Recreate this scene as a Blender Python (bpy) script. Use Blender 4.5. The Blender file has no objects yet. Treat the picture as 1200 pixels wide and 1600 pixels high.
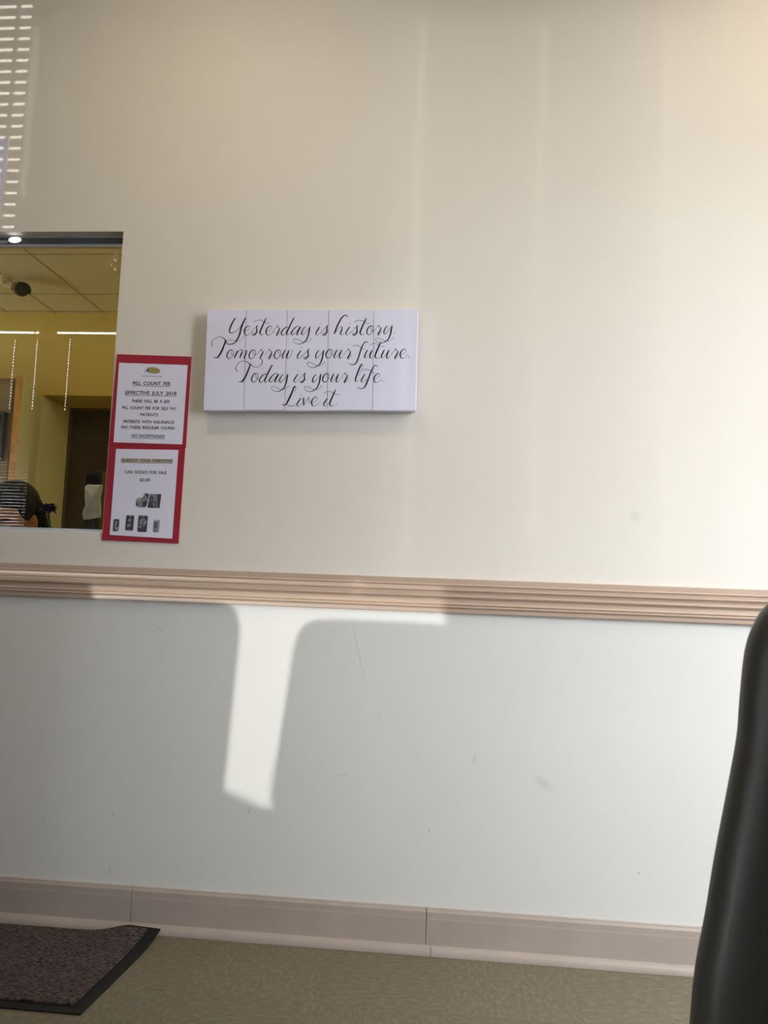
import bpy, bmesh, math, random
from mathutils import Vector, Matrix
random.seed(7)
SC = bpy.context.scene
COL = SC.collection
PI = math.pi

# ------------------------------------------------------------------ camera
cam_data = bpy.data.cameras.new('camera')
cam = bpy.data.objects.new('camera', cam_data)
COL.objects.link(cam)
CAM_R = Vector((0.99530063, 0.08929777, 0.03745085))
CAM_U = Vector((-0.02841059, -0.10044133, 0.99453727))
CAM_F = Vector((-0.09257157, 0.99092757, 0.09743232))
m = Matrix((CAM_R, CAM_U, -CAM_F)).transposed().to_4x4()
m.translation = Vector((0.0, -2.28, 0.93213667))
cam.matrix_world = m
cam_data.sensor_fit = 'VERTICAL'
cam_data.sensor_height = 36.0
cam_data.sensor_width = 27.0
cam_data.lens = 36.0 * 1294.0 / 1600.0
cam_data.clip_start = 0.02
cam_data.dof.use_dof = True
cam_data.dof.focus_distance = 2.3
cam_data.dof.aperture_fstop = 14.0
SC.camera = cam

# ------------------------------------------------------------------ world, sun, lights, exposure
SC.view_settings.view_transform = 'Standard'
SC.view_settings.look = 'None'
SC.view_settings.gamma = 1.0
SC.view_settings.use_curve_mapping = False
SC.view_settings.exposure = 0.0
world = bpy.data.worlds.new('world')
SC.world = world
world.use_nodes = True
bg = world.node_tree.nodes['Background']
bg.inputs[0].default_value = (0.93, 0.97, 1.0, 1)
bg.inputs[1].default_value = 17.8


def add_light(name, kind, loc, direction=None, energy=1.0, color=(1, 1, 1), **kw):
    l = bpy.data.lights.new(name, kind)
    l.energy = energy
    l.color = color
    for k, v in kw.items():
        setattr(l, k, v)
    o = bpy.data.objects.new(name, l)
    COL.objects.link(o)
    o.location = loc
    if direction is not None:
        o.rotation_euler = Vector(direction).to_track_quat('-Z', 'Y').to_euler()
    return o


SUN_AZ, SUN_EL = math.radians(25), math.radians(1.5)
sun = add_light('sun', 'SUN', (-6, -12, 3),
                (math.sin(SUN_AZ) * math.cos(SUN_EL), math.cos(SUN_AZ) * math.cos(SUN_EL), -math.sin(SUN_EL)),
                energy=1.85, color=(1.0, 0.99, 0.93), angle=math.radians(0.4))
glint = add_light('car_glint', 'SPOT', (-6.193, -9.04, 0.9), (4.8, 9.04, 1.45), energy=3300,
                  color=(1.0, 0.93, 0.82), spot_size=math.radians(7), spot_blend=0.3, shadow_soft_size=0.004)


def portal(name, loc, direction, sx, sy):
    o = add_light(name, 'AREA', loc, direction, energy=1.0, shape='RECTANGLE', size=sx, size_y=sy)
    o.data.cycles.is_portal = True
    return o


portal('daylight_portal_right', (1.83, -1.32, 1.6), (-1, 0, 0), 1.5, 2.3)
portal('daylight_portal_back', (-2.5, -3.5, 1.6), (0, 1, 0), 3.6, 2.5)


# ------------------------------------------------------------------ helpers
def mat(name, col, rough=0.6, noise=0.0, nscale=8.0, bump=0.0, bscale=60.0, metallic=0.0, spec=0.5, emit=None, estr=0.0,
        coat=0.0):
    m = bpy.data.materials.new(name)
    m.use_nodes = True
    nt = m.node_tree
    b = nt.nodes['Principled BSDF']
    b.inputs['Base Color'].default_value = (*col, 1)
    b.inputs['Roughness'].default_value = rough
    b.inputs['Metallic'].default_value = metallic
    b.inputs['Specular IOR Level'].default_value = spec
    b.inputs['Coat Weight'].default_value = coat
    tc = nt.nodes.new('ShaderNodeTexCoord')
    if noise > 0:
        n = nt.nodes.new('ShaderNodeTexNoise')
        n.inputs['Scale'].default_value = nscale
        n.inputs['Detail'].default_value = 4
        nt.links.new(tc.outputs['Object'], n.inputs['Vector'])
        r = nt.nodes.new('ShaderNodeValToRGB')
        r.color_ramp.elements[0].position = 0.3
        r.color_ramp.elements[1].position = 0.7
        r.color_ramp.elements[0].color = (*[c * (1 - noise) for c in col], 1)
        r.color_ramp.elements[1].color = (*[min(1, c * (1 + noise)) for c in col], 1)
        nt.links.new(n.outputs['Fac'], r.inputs['Fac'])
        nt.links.new(r.outputs['Color'], b.inputs['Base Color'])
    if bump > 0:
        n2 = nt.nodes.new('ShaderNodeTexNoise')
        n2.inputs['Scale'].default_value = bscale
        n2.inputs['Detail'].default_value = 3
        nt.links.new(tc.outputs['Object'], n2.inputs['Vector'])
        bp = nt.nodes.new('ShaderNodeBump')
        bp.inputs['Strength'].default_value = bump
        bp.inputs['Distance'].default_value = 0.002
        nt.links.new(n2.outputs['Fac'], bp.inputs['Height'])
        nt.links.new(bp.outputs['Normal'], b.inputs['Normal'])
    if emit:
        b.inputs['Emission Color'].default_value = (*emit, 1)
        b.inputs['Emission Strength'].default_value = estr
    return m


def link_mesh(name, me, material, parent=None, smooth=False):
    o = bpy.data.objects.new(name, me)
    COL.objects.link(o)
    for mm in (material if isinstance(material, (list, tuple)) else [material]):
        me.materials.append(mm)
    if smooth:
        me.polygons.foreach_set('use_smooth', [True] * len(me.polygons))
    if parent:
        o.parent = parent
    return o


class B:
    """collects shapes for one mesh"""

    def __init__(self):
        self.v, self.f, self.mi = [], [], []

    def add(self, vs, fs, mi=0):
        n = len(self.v)
        self.v += [tuple(p) for p in vs]
        self.f += [tuple(i + n for i in f) for f in fs]
        self.mi += [mi] * len(fs)
        return self

    def box(self, x0, x1, y0, y1, z0, z1, mi=0, M=None):
        vs = [Vector((x, y, z)) for z in (z0, z1) for y in (y0, y1) for x in (x0, x1)]
        if M:
            vs = [M @ p for p in vs]
        return self.add(vs, [(0, 2, 3, 1), (4, 5, 7, 6), (0, 1, 5, 4), (2, 6, 7, 3), (0, 4, 6, 2), (1, 3, 7, 5)], mi)

    def quad(self, a, b, c, d, mi=0):
        return self.add([a, b, c, d], [(0, 1, 2, 3)], mi)

    def loft(self, rings, cap=True, mi=0):
        n = len(rings[0])
        vs = [p for r in rings for p in r]
        fs = []
        for i in range(len(rings) - 1):
            for j in range(n):
                k = (j + 1) % n
                fs.append((i * n + j, i * n + k, (i + 1) * n + k, (i + 1) * n + j))
        if cap:
            fs.append(tuple(range(n - 1, -1, -1)))
            fs.append(tuple((len(rings) - 1) * n + j for j in range(n)))
        return self.add(vs, fs, mi)

    def tube(self, pts, radii, n=12, mi=0):
        pts = [Vector(p) for p in pts]
        if not isinstance(radii, (list, tuple)):
            radii = [radii] * len(pts)
        rings = []
        up = None
        for i, p in enumerate(pts):
            t = (pts[min(i + 1, len(pts) - 1)] - pts[max(i - 1, 0)]).normalized()
            if up is None:
                up = t.orthogonal().normalized()
            else:
                up = (up - t * up.dot(t)).normalized()
            s = t.cross(up)
            rings.append([p + (up * math.cos(a) + s * math.sin(a)) * radii[i] for a in
                          [2 * PI * j / n for j in range(n)]])
        return self.loft(rings, True, mi)

    def ell(self, c, r, M=None, nu=20, nv=12, mi=0):
        c = Vector(c)
        rings = []
        for i in range(nv + 1):
            ph = -PI / 2 + PI * (0.02 + 0.96 * i / nv)
            rings.append([])
            for j in range(nu):
                a = 2 * PI * j / nu
                p = Vector((r[0] * math.cos(ph) * math.cos(a), r[1] * math.cos(ph) * math.sin(a), r[2] * math.sin(ph)))
                p = p + c
                rings[-1].append(M @ p if M else p)
        return self.loft(rings, True, mi)

    def prism(self, outline, y0, y1, mi=0):
        """outline: (x, z) list, front at y0"""
        n = len(outline)
        vs = [(x, y0, z) for x, z in outline] + [(x, y1, z) for x, z in outline]
        fs = [tuple(range(n)), tuple(range(2 * n - 1, n - 1, -1))]
        for i in range(n):
            k = (i + 1) % n
            fs.append((i, i + n, k + n, k))
        return self.add(vs, fs, mi)

    def mesh(self, name):
        me = bpy.data.meshes.new(name)
        me.from_pydata(self.v, [], self.f)
        me.polygons.foreach_set('material_index', self.mi)
        bm = bmesh.new()
        bm.from_mesh(me)
        bmesh.ops.recalc_face_normals(bm, faces=bm.faces)
        bm.to_mesh(me)
        bm.free()
        me.update()
        return me

    def build(self, name, material, parent=None, smooth=False, bevel=0.0, seg=2, subsurf=0):
        o = link_mesh(name, self.mesh(name), material, parent, smooth)
        if bevel > 0:
            md = o.modifiers.new('bevel', 'BEVEL')
            md.width = bevel
            md.segments = seg
            md.limit_method = 'ANGLE'
            md.angle_limit = math.radians(40)
        if subsurf:
            md = o.modifiers.new('subsurf', 'SUBSURF')
            md.levels = md.render_levels = subsurf
        return o


def thing(name, label, cat, loc=(0, 0, 0), group=None):
    o = bpy.data.objects.new(name, None)
    o.empty_display_size = 0.1
    COL.objects.link(o)
    o.location = loc
    o['label'] = label
    o['category'] = cat
    if group:
        o['group'] = group
    # children are written in world coordinates
    return o


def place(part, root):
    part.parent = root
    part.matrix_parent_inverse = Matrix.Translation(-Vector(root.location))
    return part


def tag(o, label, cat, group=None, kind=None):
    o['label'] = label
    o['category'] = cat
    if group:
        o['group'] = group
    if kind:
        o['kind'] = kind
    return o


def struct(o):
    o['kind'] = 'structure'
    return o


# ------------------------------------------------------------------ materials
def wall_material(name, col, spots, bumpy=0.12):
    """painted wall with a few scuffs: spots = (x, z, half length, half width, angle, darkness)"""
    m = mat(name, col, rough=0.55, noise=0.012, nscale=2.2, bump=bumpy, bscale=140, spec=0.35)
    nt = m.node_tree
    b = nt.nodes['Principled BSDF']
    src = b.inputs['Base Color'].links[0].from_socket
    tc = [n for n in nt.nodes if n.type == 'TEX_COORD'][0]
    for x, z, hl, hw, ang, dark in spots:
        mp = nt.nodes.new('ShaderNodeMapping')
        mp.vector_type = 'TEXTURE'
        mp.inputs['Location'].default_value = (x, 0, z)
        mp.inputs['Rotation'].default_value = (0, ang, 0)
        mp.inputs['Scale'].default_value = (hl, 10.0, hw)
        nt.links.new(tc.outputs['Object'], mp.inputs['Vector'])
        ln = nt.nodes.new('ShaderNodeVectorMath')
        ln.operation = 'LENGTH'
        nt.links.new(mp.outputs['Vector'], ln.inputs[0])
        mr = nt.nodes.new('ShaderNodeMapRange')
        mr.inputs['From Min'].default_value = 1.0
        mr.inputs['From Max'].default_value = 0.3
        mr.inputs['To Max'].default_value = dark
        nt.links.new(ln.outputs['Value'], mr.inputs['Value'])
        mx = nt.nodes.new('ShaderNodeMix')
        mx.data_type = 'RGBA'
        mx.inputs['B'].default_value = (0.18, 0.16, 0.14, 1)
        nt.links.new(mr.outputs['Result'], mx.inputs['Factor'])
        nt.links.new(src, mx.inputs['A'])
        src = mx.outputs['Result']
    nt.links.new(src, b.inputs['Base Color'])
    return m


M_CREAM = wall_material('cream_wall_paint', (0.77, 0.735, 0.68), [
    (0.47, 1.165, 0.02, 0.018, 0.0, 0.10), (-0.315, 0.995, 0.008, 0.012, 0.0, -0.12)])
M_WHITE = wall_material('off_white_wall_paint', (0.72, 0.72, 0.705), [
    (-0.2665, 0.76, 0.13, 0.0016, 1.31, 0.28), (-0.205, 0.60, 0.03, 0.0022, 1.2, 0.16),
    (0.238, 0.447, 0.036, 0.017, 0.6, 0.16), (0.055, 0.50, 0.007, 0.013, 0.2, 0.16),
    (-0.06, 0.308, 0.004, 0.004, 0, 0.45), (0.485, 0.235, 0.004, 0.004, 0, 0.45),
    (-0.30, 0.440, 0.028, 0.003, 0.0, 0.18), (-0.55, 0.33, 0.004, 0.013, 0.3, 0.3),
    (-0.83, 0.81, 0.02, 0.003, 0.5, 0.2), (-0.93, 0.30, 0.005, 0.005, 0, 0.3),
    (-0.93, 0.15, 0.004, 0.02, 0.1, 0.25), (-1.13, 0.27, 0.004, 0.004, 0, 0.35),
    (-0.39, 0.85, 0.02, 0.004, 0.1, 0.14)])
M_RAIL = mat('tan_rail_paint', (0.51, 0.385, 0.305), rough=0.38, noise=0.03, nscale=6)
M_BASE = mat('taupe_baseboard_paint', (0.42, 0.355, 0.315), rough=0.42, noise=0.05, nscale=9)
M_PLAIN = mat('plain_white_paint', (0.74, 0.71, 0.65), rough=0.7)
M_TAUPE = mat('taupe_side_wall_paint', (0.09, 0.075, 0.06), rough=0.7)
M_CEIL = mat('grey_beige_ceiling_tile', (0.34, 0.30, 0.24), rough=0.8, noise=0.03, nscale=20)
M_ALU = mat('brushed_aluminium', (0.62, 0.63, 0.66), rough=0.35, metallic=0.9)
M_DARKALU = mat('dark_track_channel', (0.13, 0.13, 0.15), rough=0.4, metallic=0.6)
M_BLACKV = mat('black_vinyl', (0.075, 0.076, 0.072), rough=0.38, bump=0.08, bscale=400, spec=0.5)
M_BLACKM = mat('black_powder_coated_steel', (0.02, 0.02, 0.02), rough=0.4)
M_YELLOW = mat('yellow_office_paint', (0.70, 0.535, 0.13), rough=0.6, noise=0.02, nscale=3)
M_OFFCEIL = mat('office_ceiling_tile', (0.84, 0.74, 0.44), rough=0.85, noise=0.03, nscale=30)
M_SEAM = mat('ceiling_seam_grey', (0.52, 0.44, 0.25), rough=0.8)
M_BROWN = mat('dark_brown_door_wood', (0.055, 0.037, 0.024), rough=0.5, noise=0.2, nscale=14)
M_SAGE = mat('pale_sage_door_paint', (0.80, 0.84, 0.62), rough=0.5, noise=0.02)
M_OAK = mat('raw_oak_edge', (0.62, 0.36, 0.13), rough=0.55, noise=0.15, nscale=25)
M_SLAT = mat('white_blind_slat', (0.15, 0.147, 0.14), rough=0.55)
M_INK = mat('black_sign_paint', (0.008, 0.008, 0.02), rough=0.55)
M_BOARD = mat('white_painted_board', (0.77, 0.775, 0.97), rough=0.5, noise=0.015, nscale=12)
M_RED = mat('red_card', (0.36, 0.012, 0.035), rough=0.6, noise=0.06, nscale=30)
M_PAPER = mat('white_printer_paper', (0.77, 0.775, 0.96), rough=0.7)
M_GREY = mat('grey_print', (0.22, 0.22, 0.28), rough=0.7)
M_PALEGREY = mat('pale_grey_print', (0.42, 0.42, 0.5), rough=0.7)
M_DARKGREY = mat('dark_grey_print', (0.05, 0.05, 0.07), rough=0.7)
M_GOLD = mat('olive_gold_print', (0.42, 0.36, 0.10), rough=0.7)
M_TAN = mat('tan_highlighter', (0.55, 0.48, 0.36), rough=0.7)


def glass_material():
    m = bpy.data.materials.new('window_glass')
    m.use_nodes = True
    nt = m.node_tree
    for n in list(nt.nodes):
        nt.nodes.remove(n)
    out = nt.nodes.new('ShaderNodeOutputMaterial')
    tr = nt.nodes.new('ShaderNodeBsdfTransparent')
    tr.inputs[0].default_value = (0.93, 0.95, 0.93, 1)
    gl = nt.nodes.new('ShaderNodeBsdfGlossy')
    gl.inputs['Roughness'].default_value = 0.0
    fr = nt.nodes.new('ShaderNodeFresnel')
    fr.inputs[0].default_value = 1.5
    ma = nt.nodes.new('ShaderNodeMath')
    ma.operation = 'MULTIPLY'
    ma.inputs[1].default_value = 1.8
    ma.use_clamp = True
    mx = nt.nodes.new('ShaderNodeMixShader')
    nt.links.new(fr.outputs[0], ma.inputs[0])
    nt.links.new(ma.outputs[0], mx.inputs[0])
    nt.links.new(tr.outputs[0], mx.inputs[1])
    nt.links.new(gl.outputs[0], mx.inputs[2])
    nt.links.new(mx.outputs[0], out.inputs['Surface'])
    return m


M_GLASS = glass_material()


def floor_material():
    m = mat('speckled_vinyl_tile', (0.3, 0.26, 0.18), rough=0.42, spec=0.4)
    nt = m.node_tree
    b = nt.nodes['Principled BSDF']
    tc = [n for n in nt.nodes if n.type == 'TEX_COORD'][0]
    mp = nt.nodes.new('ShaderNodeMapping')
    mp.inputs['Scale'].default_value = (18, 40, 1)
    nt.links.new(tc.outputs['Object'], mp.inputs['Vector'])
    n1 = nt.nodes.new('ShaderNodeTexNoise')
    n1.inputs['Scale'].default_value = 2.4
    n1.inputs['Detail'].default_value = 6
    n1.inputs['Roughness'].default_value = 0.65
    nt.links.new(mp.outputs['Vector'], n1.inputs['Vector'])
    # the chips of every other tile run the other way
    mpb = nt.nodes.new('ShaderNodeMapping')
    mpb.inputs['Scale'].default_value = (44, 20, 1)
    nt.links.new(tc.outputs['Object'], mpb.inputs['Vector'])
    n1b = nt.nodes.new('ShaderNodeTexNoise')
    n1b.inputs['Scale'].default_value = 2.4
    n1b.inputs['Detail'].default_value = 6
    n1b.inputs['Roughness'].default_value = 0.65
    nt.links.new(mpb.outputs['Vector'], n1b.inputs['Vector'])
    ck = nt.nodes.new('ShaderNodeTexChecker')
    ck.inputs['Scale'].default_value = 1 / 0.305
    mpc = nt.nodes.new('ShaderNodeMapping')
    mpc.inputs['Location'].default_value = (0.0, 0.012, 0.1)
    nt.links.new(tc.outputs['Object'], mpc.inputs['Vector'])
    nt.links.new(mpc.outputs['Vector'], ck.inputs['Vector'])
    mxn = nt.nodes.new('ShaderNodeMix')
    nt.links.new(ck.outputs['Fac'], mxn.inputs['Factor'])
    nt.links.new(n1.outputs['Fac'], mxn.inputs['A'])
    nt.links.new(n1b.outputs['Fac'], mxn.inputs['B'])
    r = nt.nodes.new('ShaderNodeValToRGB')
    e = r.color_ramp.elements
    e[0].position, e[0].color = 0.30, (0.142, 0.119, 0.076, 1)
    e[1].position, e[1].color = 0.72, (0.262, 0.226, 0.160, 1)
    k = r.color_ramp.elements.new(0.52)
    k.color = (0.185, 0.155, 0.102, 1)
    nt.links.new(mxn.outputs['Result'], r.inputs['Fac'])
    br = nt.nodes.new('ShaderNodeTexBrick')
    br.offset = 0.0
    br.inputs['Scale'].default_value = 1.0
    br.inputs['Brick Width'].default_value = 0.305
    br.inputs['Row Height'].default_value = 0.305
    br.inputs['Mortar Size'].default_value = 0.0011
    br.inputs['Mortar Smooth'].default_value = 0.3
    br.inputs['Color1'].default_value = (1, 1, 1, 1)
    br.inputs['Color2'].default_value = (0.93, 0.93, 0.92, 1)
    br.inputs['Mortar'].default_value = (0.80, 0.78, 0.74, 1)
    mp2 = nt.nodes.new('ShaderNodeMapping')
    mp2.inputs['Location'].default_value = (0.0, 0.012, 0)
    nt.links.new(tc.outputs['Object'], mp2.inputs['Vector'])
    nt.links.new(mp2.outputs['Vector'], br.inputs['Vector'])
    mx = nt.nodes.new('ShaderNodeMix')
    mx.data_type = 'RGBA'
    mx.blend_type = 'MULTIPLY'
    mx.inputs['Factor'].default_value = 1.0
    nt.links.new(r.outputs['Color'], mx.inputs['A'])
    nt.links.new(br.outputs['Color'], mx.inputs['B'])
    nt.links.new(mx.outputs['Result'], b.inputs['Base Color'])
    return m


M_FLOOR = floor_material()


def carpet_material():
    m = mat('brown_grey_carpet', (0.06, 0.048, 0.046), rough=0.95, spec=0.1)
    nt = m.node_tree
    b = nt.nodes['Principled BSDF']
    tc = [n for n in nt.nodes if n.type == 'TEX_COORD'][0]
    mp = nt.nodes.new('ShaderNodeMapping')
    mp.inputs['Scale'].default_value = (60, 170, 60)
    nt.links.new(tc.outputs['Object'], mp.inputs['Vector'])
    n1 = nt.nodes.new('ShaderNodeTexNoise')
    n1.inputs['Scale'].default_value = 1.6
    n1.inputs['Detail'].default_value = 3
    nt.links.new(mp.outputs['Vector'], n1.inputs['Vector'])
    r = nt.nodes.new('ShaderNodeValToRGB')
    e = r.color_ramp.elements
    e[0].position, e[0].color = 0.36, (0.026, 0.020, 0.019, 1)
    e[1].position, e[1].color = 0.68, (0.15, 0.12, 0.115, 1)
    nt.links.new(n1.outputs['Fac'], r.inputs['Fac'])
    nt.links.new(r.outputs['Color'], b.inputs['Base Color'])
    bp = nt.nodes.new('ShaderNodeBump')
    bp.inputs['Strength'].default_value = 0.8
    bp.inputs['Distance'].default_value = 0.004
    nt.links.new(n1.outputs['Fac'], bp.inputs['Height'])
    nt.links.new(bp.outputs['Normal'], b.inputs['Normal'])
    return m


M_CARPET = carpet_material()
M_RUBBER = mat('black_rubber', (0.010, 0.010, 0.010), rough=0.6, bump=0.1, spec=0.25)

# ------------------------------------------------------------------ the room shell
# front wall with the reception window opening
WX1, WX0, WZ0, WZ1 = -1.0195, -2.25, 1.0735, 1.9695
RX = 1.70      # right wall
LX = -4.6      # left wall
BY = -3.30     # inner face of the back wall
CZ = 3.0
b = B()
b.box(WX1, RX, 0, 0.12, 0.93, CZ)
b.box(LX, WX0, 0, 0.12, 0.93, CZ)
b.box(WX0, WX1, 0, 0.12, WZ1, CZ)
b.box(WX0, WX1, 0, 0.12, 0.93, WZ0)
b.box(LX, RX, 0, 0.12, 0, 0.93, 1)
struct(b.build('wall_front', [M_CREAM, M_WHITE]))

b = B()
b.box(LX - 0.1, RX + 0.1, BY - 0.1, 0.12, -0.1, 0)
struct(b.build('floor', M_FLOOR))
b = B()
b.box(LX - 0.1, RX + 0.1, BY - 0.1, 0.12, CZ, CZ + 0.1)
struct(b.build('ceiling', M_CEIL))
b = B()
b.box(LX - 0.1, LX, BY - 0.1, 0.12, 0, CZ)
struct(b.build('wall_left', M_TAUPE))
# right wall with a large window opening
RW = (-2.02, -0.62, 0.50, 2.70)
b = B()
b.box(RX, RX + 0.1, BY - 0.1, RW[0], 0, CZ)
b.box(RX, RX + 0.1, RW[1], 0.12, 0, CZ)
b.box(RX, RX + 0.1, RW[0], RW[1], 0, RW[2])
b.box(RX, RX + 0.1, RW[0], RW[1], RW[3], CZ)
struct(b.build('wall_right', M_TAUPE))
# back wall: a wide storefront opening, low sill to the left, high sill to the right
JX = -1.558
b = B()
b.box(LX, -4.2, BY - 0.1, BY, 0, CZ)
b.box(-4.2, -3.11, BY - 0.1, BY, 0, 1.03)
b.box(-3.11, JX, BY - 0.1, BY, 0, 0.42)
b.box(JX, -0.88, BY - 0.1, BY, 0, 1.05)
b.box(-4.2, -0.88, BY - 0.1, BY, 2.82, CZ)
b.box(-3.165, -3.035, BY - 0.1, BY - 0.075, 0.42, 2.82)
b.box(-1.890, -1.815, BY - 0.1, BY - 0.075, 1.06, 2.82)
b.box(-0.88, RX, BY - 0.1, BY, 0, CZ)
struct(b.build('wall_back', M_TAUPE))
# outside ground and an unseen sloping blocker added to shape the sun patch
b = B()
b.box(-20, 20, -30, BY - 0.1, -0.25, -0.12)
b.box(RX + 0.1, 20, BY - 0.1, 8, -0.25, -0.12)
struct(b.build('ground', mat('asphalt', (0.20, 0.20, 0.20), rough=0.9, noise=0.1)))
b = B()
b.prism([(-4.2, -0.12), (-1.2, -0.12), (-1.2, 0.58), (-2.565, 0.58), (-2.565, 0.455), (-2.60, 0.455), (-4.2, 1.02)], -4.6, -4.45)
struct(b.build('trim_sun_blocker', mat('sun_blocker_concrete', (0.4, 0.39, 0.37), rough=0.9, noise=0.1)))

# unseen buildings added outside to keep sky light off the left
M_BRICK = mat('blocker_brown_brick', (0.10, 0.075, 0.06), rough=0.9, noise=0.15, nscale=4)
b = B()
b.box(6.0, 12.0, -3.6, 8.0, -0.12, 8.0)
struct(b.build('wall_sky_blocker_right', M_BRICK))
b = B()
b.box(-4.6, 14.0, -18.0, -14.0, -0.12, 6.0)
struct(b.build('wall_sky_blocker_back', M_BRICK))

# window frames of the daylight windows
b = B()
b.box(RX + 0.03, RX + 0.08, RW[0], RW[0] + 0.05, RW[2], RW[3])
b.box(RX + 0.03, RX + 0.08, RW[1] - 0.05, RW[1], RW[2], RW[3])
b.box(RX + 0.03, RX + 0.08, RW[0], RW[1], RW[2], RW[2] + 0.05)
b.box(RX + 0.03, RX + 0.08, RW[0], RW[1], RW[3] - 0.05, RW[3])
struct(b.build('window_2', M_ALU))
b = B()
b.box(-4.2, -0.88, BY - 0.10, BY - 0.06, 2.722, 2.752)
b.box(-4.2, -4.16, BY - 0.08, BY - 0.03, 1.03, 2.79)
b.box(JX - 0.03, JX, BY - 0.08, BY - 0.03, 0.42, 1.05)
b.box(-0.905, -0.88, BY - 0.08, BY - 0.03, 1.05, 2.79)
struct(b.build('window_3', M_ALU))

# ------------------------------------------------------------------ chair rail
RAIL = [(0, 0), (8, 0), (10, 2), (10, 14), (12.5, 16), (14, 18), (12.5, 20), (10.5, 21.5), (10.5, 28), (14.5, 29.5), (16.5, 31.5),
        (15, 34), (10, 36.5), (8.5, 42), (12, 45.5), (17, 46.5), (18.5, 48.5), (17.5, 51), (13, 53), (10.5, 58), (11.5, 63.5),
        (15, 68.5), (16.5, 70), (13, 72.5), (13, 74), (16.5, 75.5), (17, 77.5), (14, 80), (11.5, 82.5), (11.5, 91.5), (10, 93.5), (0, 93.5)]
ZT = 0.9785
b = B()
r0 = [(LX, -d / 1000, ZT - h / 1000) for d, h in RAIL]
r1 = [(RX, -d / 1000, ZT - h / 1000) for d, h in RAIL]
b.loft([r0, r1])
struct(b.build('trim_1', M_RAIL))

# ------------------------------------------------------------------ baseboard in butted lengths, with shoe moulding
BASEP = [(0, 0), (13, 0), (13, 86), (12.3, 91), (11.8, 104), (8, 110), (7, 113.5), (0, 113.5)]
SHOE = [(13, 0), (31, 0), (31, 4), (30, 9), (28, 14), (24.5, 18.5), (20, 21.5), (15, 23), (13, 23)]


def run(name, prof, x0, x1):
    b = B()
    b.loft([[(x0, -d / 1000, h / 1000) for d, h in prof], [(x1, -d / 1000, h / 1000) for d, h in prof]])
    return struct(b.build(name, M_BASE, bevel=0.0006, seg=1))


xs = [LX, -0.8590, -0.0605, RX]
for i in range(3):
    run('baseboard_front' if i == 0 else 'baseboard_front.%03d' % i, BASEP, xs[i] + 0.0007, xs[i + 1] - 0.0007)
xs = [LX, -0.0465, RX]
for i in range(2):
    run('trim_2' if i == 0 else 'trim_2.%03d' % i, SHOE, xs[i] + 0.0005, xs[i + 1] - 0.0005)

# ------------------------------------------------------------------ reception window: tracks and sliding glass
win = bpy.data.objects.new('window_1', None)
COL.objects.link(win)
win.location = (-1.6, 0.03, 1.0735)
struct(win)
b = B()
b.box(WX0, WX1, 0.030, 0.042, 1.9645, 1.9695)
b.box(WX0, WX1, 0.027, 0.031, 1.9335, 1.9430)
place(b.build('head_track', M_ALU, bevel=0.0008), win)
b = B()
b.box(WX0, WX1, 0.034, 0.040, 1.9430, 1.9645)
place(b.build('track_channel', M_DARKALU), win)
b = B()
b.box(WX0, WX1, 0.026, 0.085, 1.0735, 1.0800)
b.box(WX0, WX1, 0.030, 0.040, 1.0800, 1.0850)
place(b.build('sill_track', M_ALU, bevel=0.001), win)
b = B()
b.box(WX1 - 0.008, WX1, 0.035, 0.075, 1.0800, 1.9645)
b.box(WX0, WX0 + 0.02, 0.035, 0.075, 1.0800, 1.9645)
place(b.build('frame', M_ALU), win)
b = B()
b.quad((WX0 + 0.02, 0.045, 1.082), (WX1 - 0.006, 0.045, 1.082), (WX1 - 0.006, 0.045, 1.940), (WX0 + 0.02, 0.045, 1.940))
place(b.build('pane', M_GLASS), win)
# inner ledge below the glass
b = B()
b.box(WX0, WX1, 0.085, 0.20, 1.050, 1.070)
struct(b.build('trim_3', M_PLAIN, bevel=0.003))

# ------------------------------------------------------------------ office behind the window
OC = 2.55
OY = 2.40
b = B()
b.box(-5.2, -2.53, OY, OY + 0.5, 0, OC)                 # left of the niche
b.box(-2.53, -0.3, OY, OY + 0.40, 2.04, OC)             # header over the niche
b.box(-1.10, -0.3, OY, OY + 0.5, 0, 2.04)
struct(b.build('wall_office_back', M_YELLOW))
b = B()
b.box(-0.3, -0.2, 0.12, OY + 0.5, 0, OC)
struct(b.build('wall_office_right', M_YELLOW))
b = B()
b.box(-5.2, -5.1, 0.12, OY, 0, OC)
struct(b.build('wall_office_left', M_YELLOW))
b = B()
b.box(-5.2, -0.2, 0.12, OY + 0.5, -0.1, 0)
struct(b.build('floor_office', mat('office_floor', (0.2, 0.17, 0.12), rough=0.6, noise=0.1)))
b = B()
b.box(-5.2, -0.2, 0.12, OY + 0.5, OC, OC + 0.1)
for x in [-2.175 - 0.305 * k for k in range(0, 9)]:
    b.box(x - 0.004, x + 0.004, 0.13, OY, OC - 0.003, OC + 0.001, 1)
for y in (0.32, 0.925, 1.53, 2.08, 2.372):
    b.box(-5.1, -0.3, y - 0.004, y + 0.004, OC - 0.003, OC + 0.001, 1)
struct(b.build('ceiling_office', [M_OFFCEIL, M_SEAM]))
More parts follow.
